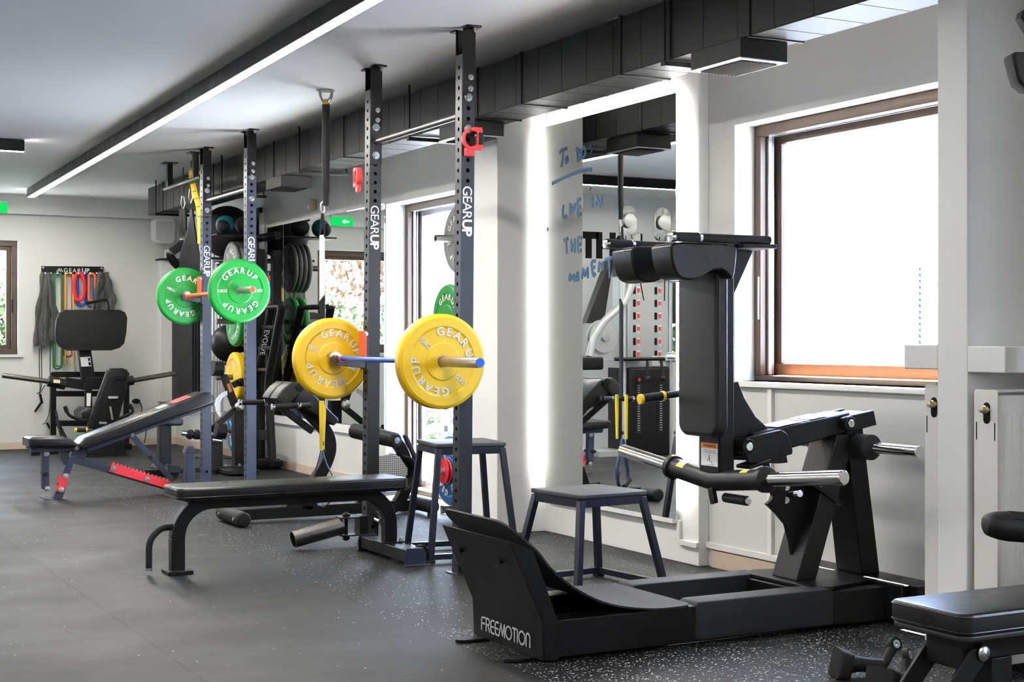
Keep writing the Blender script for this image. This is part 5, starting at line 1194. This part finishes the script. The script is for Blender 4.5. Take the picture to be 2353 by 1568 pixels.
loop_band(126, 143, 630, 842, M['green_band'], .008, 'second green resistance band hanging just inside the first green one', YB_ - .075, sag=-1)
loop_band(150, 168, 628, 840, M['yellow_band'], .006, 'thin yellow resistance band beside the brick red one', YB_ - .07)
loop_band(147, 166, 631, 820, M['brown_band'], .012, 'brick red resistance band behind the yellow one')
loop_band(174, 190, 629, 690, M['red_band'], .019, 'wide short red resistance band, twisted', YB_ - .08, sag=4)
loop_band(178, 196, 628, 702, M['blue_band'], .016, 'blue resistance band behind the red one', YB_ - .05)
loop_band(204, 218, 629, 692, M['orange_band'], .012, 'orange resistance band at the right of the blue and red ones', YB_ - .06)
loop_band(202, 214, 628, 706, M['blue_band'], .010, 'second blue resistance band, half behind the orange one', YB_ - .045)
def rag(u0, u1, v0, v1, label, seed, flare):
    random.seed(seed); b = MB(); n = 10
    for k in range(n):
        a = (k + .5) / n; u = u0 + (u1 - u0) * a; uu = (u0 + u1) / 2 + (u - (u0 + u1) / 2) * .45
        ve = v1 - random.uniform(0, .35) * (v1 - v0) * (abs(a - .35))
        y = YB_ - .04 - random.uniform(0, .06)
        pts = smoothpath([Q(uu, v0, y), Q(uu * .5 + u * .5 + random.uniform(-2, 2), v0 + (ve - v0) * .3, y - .01), Q(u + flare * (a - .5) + random.uniform(-2, 2), v0 + (ve - v0) * .65, y), Q(u + flare * 1.2 * (a - .5), ve, y)], 4)
        b.tube(pts, [.020 + .010 * math.sin(j * 1.3 + k) for j in range(len(pts))], 8, sx=1, sy=.3, up=(0, 1, 0))
    return b.solo('resistance_band', M['rag'], label, 'resistance band', 'resistance bands on the wall rack')
rag(86, 128, 626, 800, 'thick bundle of worn black latex bands hanging at the left end of the rack', 3, 10)
rag(218, 258, 626, 716, 'worn black latex bands hanging at the right end of the rack', 5, 8)
random.seed(11)
jr = thing('skipping_rope', 'thin black skipping rope tangled below the black bands on the far wall', 'skipping rope', Q(92, 900, YB_ - .02))
MB().tube(smoothpath([Q(90, 800, YB_ - .02), Q(91, 860, YB_ - .02), Q(92, 898, YB_ - .02), Q(84, 905, YB_ - .02)]), .004, 6).tube(smoothpath([Q(95, 800, YB_ - .03), Q(96, 880, YB_ - .03), Q(90, 905, YB_ - .03), Q(104, 885, YB_ - .02)]), .004, 6) \
    .tube(smoothpath([Q(116, 720, YB_ - .03), Q(115, 860, YB_ - .03), Q(114, 940, YB_ - .03), Q(106, 968, YB_ - .02), Q(98, 976, YB_ - .02)]), .004, 6).build('cord', M['rubber'], jr)
MB().cyl(Q(92, 906, YB_ - .02), Q(97, 928, YB_ - .02), .013, 10).cyl(Q(95, 925, YB_ - .03), Q(80, 947, YB_ - .03), .012, 10).cyl(Q(107, 972, YB_ - .03), Q(118, 990, YB_ - .03), .011, 10).build('handle', M['black'], jr)

# ================================================================ LEG CURL MACHINE behind the far rack
lc = thing('leg_curl_machine', 'black leg curl machine with foam rollers and orange stickers behind the far rack', 'leg machine', (3.5, 12.15, 0))
YL = 12.15
def rollr(u0, v0, u1, v1, y, r, nm='foam_roller'):
    o = MB().cyl(Q(u0, v0, y), Q(u1, v1, y), r, 24).build(nm, M['foam'], lc, .008)
    d = (Q(u1, v1, y) - Q(u0, v0, y)).normalized(); e = Q(u1, v1, y)
    MB().cyl(e - d * .002, e + d * .004, r * .5, 18).build('roller_cap', M['steel'], o, .001)
    k = MB()
    for j in range(16): a = 2 * math.pi * j / 16; k.box(-.004, .004, -.004, .004, -.004, .004, Matrix.Translation(e - d * .006 + Vector((0, math.cos(a) * r, math.sin(a) * r))))
    k.build('roller_rib', M['rubber'], o)
rollr(489, 847, 512, 848, YL - .1, .062); rollr(470, 847, 490, 847, YL + .1, .062, 'foam_roller')
rollr(495, 990, 518, 992, YL - .1, .064); 
MB().prism([Q(u, v, YL) for u, v in ((508, 862), (522, 860), (548, 925), (534, 935))], (0, .05, 0)).prism([Q(u, v, YL) for u, v in ((480, 985), (540, 935), (548, 945), (488, 995))], (0, .05, 0)).prism([Q(u, v, YL + .01) for u, v in ((533, 880), (552, 870), (556, 884), (540, 892))], (0, .04, 0)).build('lever_arm', M['black'], lc, .003)
MB().cyl(Q(548, 879, YL), Q(562, 879, YL), .035, 16).build('arm_end', M['black'], lc, .002)
MB().cyl(Q(558, 879, YL - .002), Q(563, 879, YL - .002), .028, 16).build('end_plug', M['orange_band'], lc, .004)
for pts in (((521, 883), (528, 881), (534, 900), (527, 903)), ((507, 1004), (524, 993), (527, 1000), (510, 1010))):
    MB().prism([Q(u, v, YL - .002) for u, v in pts], (0, -.002, 0)).build('warning_sticker', M['l_orange'], lc)
MB().prism([Q(u, v, YL - .06) for u, v in ((506, 960), (497, 948), (493, 930), (498, 915), (510, 903), (522, 898), (523, 908), (512, 914), (506, 926), (507, 958))], (0, .012, 0)).build('quadrant_plate', M['silver'], lc, .001)
MB().sphere(Q(551, 935, YL - .06), .045, 18, (1, .6, 1)).build('knob', M['steel'], lc)
MB().cyl(Q(428, 997, YL - .05), Q(500, 1010, YL - .05), .030, 18).build('weight_horn', M['foam'], lc, .003)
for u in (433, 447): MB().cyl(Q(u, 998, YL - .05), Q(u + 8, 1000, YL - .05), .042, 18).build('horn_ring', M['rubber'], lc, .004)
MB().cyl(Q(417, 995, YL - .05), Q(430, 997, YL - .05), .022, 18).cyl(Q(486, 1010, YL - .05), Q(508, 1013, YL - .05), .032, 18).build('horn_tip', M['chrome'], lc, .003)
for u0, u1, v0 in ((484, 512, 1005), (540, 565, 925)): MB().prism([Q(u, v, YL + .05) for u, v in ((u0, v0), (u1, v0), (u1, 1078), (u0, 1078))], (0, .10, 0)).build('upright', M['black'], lc, .004)
for u in (520, 552): bolt(Vector((Q(u, 1070, YL).x, YL + .02, .06)), (0, 0, 1), lc, .014)
MB().box(Q(330, 1080, YL).x, Q(575, 1080, YL).x, YL - .03, YL + .04, .02, .06).box(Q(500, 1080, YL).x, Q(570, 1080, YL).x, YL - .30, YL + .25, .015, .05).build('base_beam', M['black'], lc, .004)
MB().pad([Q(u, v, YL - .15) for u, v in ((355, 968), (362, 962), (412, 960), (422, 966), (421, 976), (414, 979), (362, 979))], (0, .3, 0), .012).build('seat_pad', M['leather'], lc, 0, 40)
MB().box(Q(364, 1000, YL).x, Q(391, 1000, YL).x, YL - .04, YL + .05, .05, .46).build('seat_post', M['black'], lc, .004)
roller((Q(378, 1075, YL).x, YL + .28, .05), (Q(378, 1075, YL).x, YL - .28, .05), .048, M['rubber'], 'cross_foot', lc)
MB().prism([Q(u, v, YL - .30) for u, v in ((386, 1068), (412, 1070), (418, 1078), (414, 1088), (388, 1088))], (0, .05, 0)).build('foot_cap', M['black_grain'], lc, .004)

# ================================================================ A-FRAME PLATE TREE with its plates
XT = 4.16
pt = thing('plate_tree', 'black A-frame plate tree on angled legs beside the long mirror', 'plate rack', (XT, 12.6, 0))
V = lambda u, v, x=XT: aX(u, v, x)
def leg(pts, r, x, nm='leg'): return MB().tube(fillet([aX(u, v, x) for u, v in pts], .08), r, 14).build(nm, M['black'], pt)
l1 = leg(((648, 705), (616, 878), (626, 1060)), .036, XT - .06); l2 = leg(((624, 705), (588, 885), (590, 1060)), .036, XT + .02)
lt = MB().text('EVOLVE', .075, basis(aX(612, 758, XT - .02) + Vector((-.02, -.02, 0)), aX(596, 846, XT + .02) - aX(615, 752, XT + .02), Vector((.6, -.8, 0)), (-.8, -.6, .1)), center=False); lt.build('lettering', M['gray_letter'], l2, smooth=0)
for va, vb in ((752, 752), (800, 802), (850, 852)):
    MB().cyl(aX(640 - (va - 705) * .17, va, XT - .06), aX(612 - (va - 705) * .17, va, XT + .02), .018, 12).build('rung', M['black'], pt)
MB().tube([aX(615, 706, XT - .02), aX(660, 704, XT - .02)], .022, 12).build('top_bar', M['black'], pt)
MB().box(XT - .10, XT - .02, 12.26, 12.34, .05, .09).box(XT + .0, XT + .10, 12.2, 13.2, .035, .085).build('base_beam', M['black'], pt, .004)
MB().tube([(XT - .30, 12.34, .05), (XT + .10, 12.30, .05)], .045, 14).build('foot', M['rubber'], pt)
MB().bar(aX(590, 1000, XT), aX(626, 1000, XT - .05), .05, .09).build('cross_bar', M['black'], pt, .003)
gp = 'plates stored on the A-frame plate tree'
YP = 12.78
MB().box(4.20, 4.28, YP - .04, YP + .04, .06, 1.95).build('mast', M['black'], pt, .004)
PZ = {'gray': 1.79, 'green': 1.30, 'yellow': .80, 'blue': .32}
for z in PZ.values(): MB().cyl((4.20, YP, z), (3.84, YP, z), .024, 20).build('peg', M['dark_steel'], pt, .002)
def rackplate(src, c, rot, label, group, sc=1.0, roll=0):
    o = copy_tree(src); o['label'] = label; o['group'] = group
    o.rotation_mode = 'XYZ'; o.location = c; ORG[o.name] = Vector(c)
    o.rotation_euler = (Matrix.Rotation(rot, 4, 'Z') @ Matrix.Rotation(roll, 4, 'Y')).to_euler(); o.scale = (sc, 1, sc); return o
pgr = make_plate(.040, M['p_gray'], M['letter'], '5KG', 'gray bumper plate, outermost on the top peg of the A-frame plate tree', gp)
pgr.location = (3.985, YP, PZ['gray']); pgr.rotation_euler = (Matrix.Rotation(R(-90), 4, 'Z') @ Matrix.Rotation(R(50), 4, 'Y')).to_euler(); ORG[pgr.name] = Vector(pgr.location)
for k, nm in enumerate(('second from the outside', 'third from the outside', 'innermost')):
    rackplate(pgr, (4.03 + k * .044, YP, PZ['gray']), R(-90), 'gray bumper plate on the top peg of the A-frame plate tree, ' + nm, gp, 1, R(20 * k))
rackplate(pg, (4.02, YP, PZ['green']), R(-90), 'green bumper plate, outer one on the second peg of the A-frame plate tree', gp, 1, R(140))
rackplate(pg, (4.10, YP, PZ['green']), R(-90), 'green bumper plate, inner one on the second peg of the A-frame plate tree', gp, 1, R(20))
rackplate(py, (4.02, YP, PZ['yellow']), R(-90), 'yellow bumper plate, outer one on the third peg of the A-frame plate tree', gp, 1, R(70))
rackplate(py, (4.10, YP, PZ['yellow']), R(-90), 'yellow bumper plate, inner one on the third peg of the A-frame plate tree', gp, 1, R(10))
pbl = make_plate(.075, M['p_blue'], M['white'], '20KG', 'blue bumper plate on the lowest peg of the A-frame plate tree', gp)
pbl.location = (4.04, YP, PZ['blue']); pbl.rotation_euler = (Matrix.Rotation(R(-90), 4, 'Z') @ Matrix.Rotation(R(30), 4, 'Y')).to_euler(); ORG[pbl.name] = Vector(pbl.location)
# ---- plate tree by the glass door
Y2 = 8.52
t2 = thing('plate_tree', 'plate tree beside the glass door, hidden behind the near rack post', 'plate rack', (4.28, Y2, 0))
MB().box(4.255, 4.315, Y2 - .03, Y2 + .03, .03, 1.9).build('mast', M['black'], t2, .004)
MB().box(4.12, 4.318, Y2 - .20, Y2 - .15, 0, .05).box(4.25, 4.318, Y2 - .2, Y2 + .2, 0, .045).box(4.12, 4.318, Y2 + .15, Y2 + .2, 0, .05).build('base', M['black'], t2, .004)
Z2 = (1.783, 1.266, .78, .29)
for z in Z2: MB().pipe((3.995, Y2, z), (4.255, Y2, z), .024, .019, 20).build('peg', M['steel'], t2)
g2 = 'plates stored on the tree by the glass door'
rackplate(pgr, (4.17, Y2, Z2[0]), R(-90), 'gray bumper plate on the top peg by the glass door, half behind the near post', g2, 1, R(-10))
rackplate(pg, (4.10, Y2, Z2[1]), R(-90), 'green bumper plate on the second peg by the glass door, above the yellow barbell plate', g2, 1, R(8))
rackplate(pbl, (4.12, Y2, Z2[3]), R(-90), 'blue bumper plate on the lowest peg by the glass door, behind the small red plate', g2, 1, R(60))
prd = make_plate(.026, M['p_red'], M['white'], '2.5', 'small red plate on the lowest peg by the glass door, under the taller stool', g2, r=.108)
prd.location = (4.062, Y2, Z2[3]); prd.rotation_euler = (Matrix.Rotation(R(-90), 4, 'Z') @ Matrix.Rotation(R(20), 4, 'Y')).to_euler(); ORG[prd.name] = Vector(prd.location)

# ================================================================ BALLS, STORED BARS, MATS in the far corner
D = lambda u, v, d: aD(u, v, d)
bs = thing('ball_shelf', 'black ball shelf on the wall in the far corner', 'shelf', (4.2, 13.2, 2.0))
MB().box(4.02, 4.30, 13.02, 13.5, 1.865, 1.885).box(3.78, 4.02, 13.02, 13.06, 1.865, 1.885).box(3.76, 4.30, 12.50, 12.76, 2.050, 2.064).box(4.0, 4.30, 13.05, 13.5, .905, .925).box(4.30, 4.33, 12.97, 13.6, .85, 2.35).box(4.29, 4.33, 12.5, 12.98, 2.03, 2.10).build('shelf_frame', M['black'], bs, .003)
c = D(535, 534, 13.45); c.y = 13.12; c.x = 4.05
MB().sphere((c.x, c.y, 1.885 + .24), .24, 40).solo('stability_ball', M['rubber'], 'big black stability ball stored high in the far corner', 'ball')
c = D(518, 517, 12.95)
tb = thing('medicine_ball', 'teal and black medicine ball in front of the big black ball', 'ball', c)
MB().sphere(c, .084, 28).build('shell', M['teal'], tb)
MB().sphere(c + Vector((-.020, -.026, -.012)), .0665, 24).build('panel', M['rubber'], tb)
MB().sphere(Vector((c.x + .19, c.y + .03, c.z + .004)), .088, 28).solo('medicine_ball', M['rubber'], 'plain black medicine ball to the right of the teal one', 'ball')
c = D(531, 788, 13.7)
MB().sphere((c.x - .01, c.y, .925 + .18), .18, 32).solo('slam_ball', M['black'], 'large black ball below the green plate of the far rack', 'ball')
bh = thing('barbell_holder', 'floor holder for upright barbells in the far corner', 'holder', (4.15, 13.9, 0))
MB().box(3.98, 4.30, 13.66, 14.30, 0, .009).build('base', M['black'], bh, .002)
for k, (u, d_) in enumerate(((491, 14.15), (498, 14.45), (504.5, 14.1), (511, 14.35))):
    p = D(u, 800, d_); x, y = p.x, p.y
    t = thing('barbell', ('leftmost', 'second', 'third', 'rightmost')[k] + ' of the four chrome barbells stored upright in the far corner', 'barbell', (x, y, .01), 'barbells stored upright')
    MB().cyl((x, y, .44), (x, y, 1.76), .0145, 14).build('shaft', M['chrome'], t)
    for z0, z1 in ((.01, .43), (1.70, 2.08)): MB().cyl((x, y, z0), (x, y, z1), .0245, 18).build('sleeve', M['chrome'], t, .002)
    for z in (.435, 1.70): MB().cyl((x, y, z - .01), (x, y, z + .01), .035, 18).build('collar', M['steel'], t, .002)
hk = V(418, 706, 4.22)
hr = thing('mat_hanger', 'black wall rail with pegs holding the hanging mats in the far corner', 'hanger', (4.3, hk.y, hk.z))
MB().box(4.31, XW, hk.y - .45, hk.y + .45, hk.z - .03, hk.z + .03).build('rail', M['black'], hr, .003)
for dy in (-.28, -.1, .08, .26): MB().cyl((4.31, hk.y + dy, hk.z - .02), (4.20, hk.y + dy, hk.z - .015), .012, 10).build('peg', M['black'], hr)
for k in range(3):
    y0 = 14.62 + k * .045
    MB().pad([V(u, v, 4.22 + k * .02) for u, v in ((395 + k * 16, 700 - k * 3), (441 + k * 6, 700 - k * 3), (441 + k * 6, 928), (395 + k * 16, 925 + k * 3))], (.018, 0, 0), .004).solo('exercise_mat', M['foam'], ('black exercise mat hanging in the far corner, largest and leftmost', 'second black exercise mat hanging in the far corner, behind the first', 'third black exercise mat hanging in the far corner, beside the far post')[k], 'mat', 'black mats hanging in the far corner')
# ================================================================ MIRRORS
mr = thing('wall_mirror', 'tall backlit wall mirror with blue handwriting beside the window', 'mirror', (4.262, 6.855, .221))
X0 = 4.240
MB().box(X0, X0 + .005, 6.18, 7.529, .221, 2.384).build('mirror_glass', M['mirror'], mr, .0008)
MB().box(X0 + .006, 4.270, 6.25, 7.46, .29, 2.31).build('mirror_backing', M['wall_white'], mr)
ld = MB()
for ya, yb, za, zb in ((6.186, 6.194, .30, 2.365), (7.512, 7.520, .30, 2.365), (6.194, 7.512, 2.366, 2.374)): ld.box(X0 + .008, 4.268, ya, yb, za, zb)
ld.build('light_strip', M['mled'], mr)
MB().box(X0 + .0, 4.27, 6.21, 7.5, .195, .221).build('bottom_rail', M['pvc'], mr, .002)
MB().cyl((X0 - .004, 7.505, 1.78), (X0, 7.505, 1.78), .011, 14).build('mirror_clip', M['chrome'], mr)
wr = MB()
HW = [ # TO DO:
 [(1285, 352), (1291, 345), (1303, 341)], [(1294, 345), (1292, 365), (1289, 384)], [(1301, 360), (1297, 369), (1300, 374), (1304, 367), (1302, 360)],
 [(1325, 341), (1327, 370)], [(1323, 342), (1331, 346), (1335, 357), (1327, 370)], [(1343, 337), (1336, 350), (1339, 364), (1345, 352), (1343, 337)], [(1356, 336), (1357, 338)], [(1358, 347), (1359, 349)],
 [(1268, 422), (1290, 411), (1320, 398), (1345, 391), (1359, 389)],
 # LIVE IN
 [(1294, 471), (1293, 498), (1302, 496)], [(1308, 467), (1309, 494)], [(1312, 470), (1317, 486), (1321, 466)], [(1334, 458), (1327, 461), (1328, 493), (1335, 491)], [(1328, 477), (1334, 475)],
 [(1360, 453), (1361, 476)], [(1369, 473), (1370, 452), (1379, 472), (1382, 449)], [(1356, 433), (1357, 435)],
 # THE
 [(1295, 552), (1305, 548)], [(1300, 551), (1302, 583)], [(1312, 549), (1313, 579)], [(1320, 548), (1320, 581)], [(1313, 566), (1320, 563)], [(1336, 547), (1327, 549), (1328, 576), (1335, 575)], [(1328, 562), (1334, 561)],
 # MOMENT
 [(1308, 647), (1309, 631), (1314, 642), (1318, 632), (1320, 649)], [(1326, 626), (1323, 640), (1328, 643), (1328, 630), (1326, 626)], [(1337, 641), (1340, 618), (1344, 634), (1350, 616), (1350, 640)],
 [(1368, 600), (1359, 604), (1363, 633), (1368, 628)], [(1361, 616), (1367, 614)], [(1375, 626), (1377, 604), (1385, 622), (1385, 600)], [(1390, 597), (1407, 592)], [(1399, 596), (1401, 640)]]
for s_ in HW:
    p3 = [aX(u, v, X0 - .001) for u, v in s_]
    if len(p3) > 2: p3 = smoothpath(p3, 4)
    wr.tube(p3, .0105, 8, sx=1, sy=.12, up=(1, 0, 0)) if len(p3) > 1 else None
wr.build('handwriting', M['marker'], mr)
m2 = thing('wall_mirror', 'long frameless mirror in two panels on the wall beyond the glass door', 'mirror', (4.32, 11.5, .47))
ys = aX(651.5, 700, 4.32).y
MB().box(4.318, 4.325, 10.106, ys - .0015, .468, 2.15).build('mirror_glass', M['mirror'], m2)
MB().box(4.318, 4.325, ys + .0015, 12.83, .468, 2.15).build('mirror_glass', M['mirror'], m2)
MB().box(4.317, 4.3255, ys - .0015, ys + .0015, .468, 2.15).build('joint', M['steel'], m2)

# ================================================================ CABLE MACHINE, seen in the mirror
cx, cy = .50, 12.2
fm = thing('cable_machine', 'silver and black dual arm cable machine seen in the backlit mirror', 'cable machine', (cx, cy, 0))
K2 = lambda dx, dy, z: Vector((cx + dx, cy + dy, z))
MB().pad([K2(x, -.12, z) for x, z in ((-.24, .0), (.24, .0), (.24, .86), (-.24, .86))], (0, .40, 0), .02).build('weight_shroud', M['black'], fm, 0, 40)
for dx in (-.13, .13):
    s_ = MB().box(cx + dx - .03, cx + dx + .03, cy - .126, cy - .118, .22, .72).build('stack_slot', M['rubber'], fm)
    k_ = MB()
    for j in range(20): k_.box(cx + dx - .012, cx + dx + .012, cy - .128, cy - .125, .25 + j * .023, .256 + j * .023)
    k_.build('weight_mark', M['gray_letter'], s_)
    MB().sphere(K2(dx, -.135, .745), .018, 10).build('selector_pin', M['red'], fm)
MB().pad([K2(x, -.10, z) for x, z in ((-.24, .86), (.24, .86), (.24, 1.76), (-.24, 1.76))], (0, .30, 0), .02).build('placard_panel', M['silver'], fm, 0, 40)
fg = MB(); fb_ = MB(); fw = MB()
for col in (-.13, .12):
    for r in range(6):
        z = 1.62 - r * .125; x = cx + col
        fb_.box(x + .03, x + .06, cy - .103, cy - .100, z - .035, z + .035)
        fg.box(x - .016, x + .012, cy - .104, cy - .101, z - .02, z + .02)
        fw.box(x - .02, x + .02, cy - .1035, cy - .1005, z + .022, z + .036); fw.box(x - .012, x - .004, cy - .1035, cy - .1005, z - .045, z - .018); fw.box(x + .002, x + .010, cy - .1035, cy - .1005, z - .045, z - .018)
ex_ = fg.build('exercise_chart', M['red'], fm); fb_.build('chart_machine', M['ink'], ex_); fw.build('chart_figure', M['white'], ex_)
MB().box(cx - .20, cx - .04, cy - .104, cy - .101, .88, .98).build('warning_label', M['label'], fm)
MB().pad([K2(x, -.16, z) for x, z in ((-.26, 1.76), (.26, 1.76), (.26, 1.96), (.20, 2.02), (-.20, 2.02), (-.26, 1.96))], (0, .34, 0), .03).build('top_cap', M['black'], fm, 0, 40)
for s in (-1, 1):
    MB().cyl(K2(s * .27, -.08, .0), K2(s * .27, -.08, 1.9), .022, 14).build('guard_tube', M['silver'], fm)
    MB().prism([K2(s * .30, .05, 1.95), K2(s * .34, .05, 1.95), K2(s * .62, .05, 1.30), K2(s * .42, .05, 1.30)], (0, .10, 0)).build('side_wing', M['black_grain'], fm, .004)
    MB().lathe([(0, .17), (.012, .17)], K2(s * .52, -.06, 1.16), (0, -1, 0), 32).lathe([(.03, .15), (.06, .15)], K2(s * .52, -.06, 1.16), (0, -1, 0), 32).build('adjust_disc', M['silver'], fm, .002)
    MB().cyl(K2(s * .52, -.12, 1.16), K2(s * .52, -.16, 1.16), .04, 16).build('adjust_knob', M['red'] if s < 0 else M['steel'], fm, .004)
    arm = smoothpath(fillet([K2(s * .16, -.28, 2.0), K2(s * .42, -.34, 1.50), K2(s * .80, -.55, 1.30), K2(s * .95, -.62, 1.15), K2(s * 1.0, -.64, .98)], .10), 2)
    MB().tube(arm, .036, 12).build('swing_arm', M['silver'], fm, 0)
    MB().pad([K2(s * 1.0 + a, -.64 + b, .86) for a, b in ((-.11, -.06), (.11, -.06), (.11, .06), (-.11, .06))], (0, 0, .12), .02).build('arm_weight', M['black'], fm, 0)
    MB().prism(rrect(K2(s * .20, -.05, 2.28), (1, 0, 0), (0, 0, 1), .19, .34, .09, 6), (0, .03, 0)).build('pulley_guard', M['chrome'], fm, .003)
    MB().lathe([(0, .03), (.01, .07), (.03, .07), (.04, .03)], K2(s * .20, -.06, 2.30), (0, -1, 0), 24).build('pulley', M['silver'], fm)
    MB().cyl(K2(s * .20, -.10, 2.16), K2(s * .12, -.20, 1.52), .006, 8).build('cable', M['rubber'], fm)
    MB().box(cx + s * .12, cx + s * .70, cy - .14, cy - .02, .93, .945).build('side_tray', M['silver'], fm, .002)
    MB().tube([K2(s * .08, -.20, .95), K2(s * .09, -.22, .78)], .014, 10).sphere(K2(s * .09, -.22, .76), .03, 12).build('rope_end', M['rubber'], fm)
MB().cyl(K2(-.12, -.20, .95), K2(.45, -.20, .95), .018, 12).build('tricep_bar', M['black'], fm)
MB().box(cx - .55, cx + .55, cy - .08, cy + .35, 0, .06).box(cx - .04, cx + .04, cy + .1, cy + .3, .86, 2.2).build('base', M['silver'], fm, .004)
# lettering on the wall of the recess, legible only in the mirror
tw_ = MB(); tx = .70
tw_.text('IOHT', .34, basis((-.02, 12.9975, 2.0), (1, 0, 0), (0, 0, 1), (0, -1, 0)), off=.022, space=.90, center=False)
tw_.solo('wall_lettering', M['ink'], 'big black letters on the recessed wall, seen in the backlit mirror', 'lettering', smooth=0)
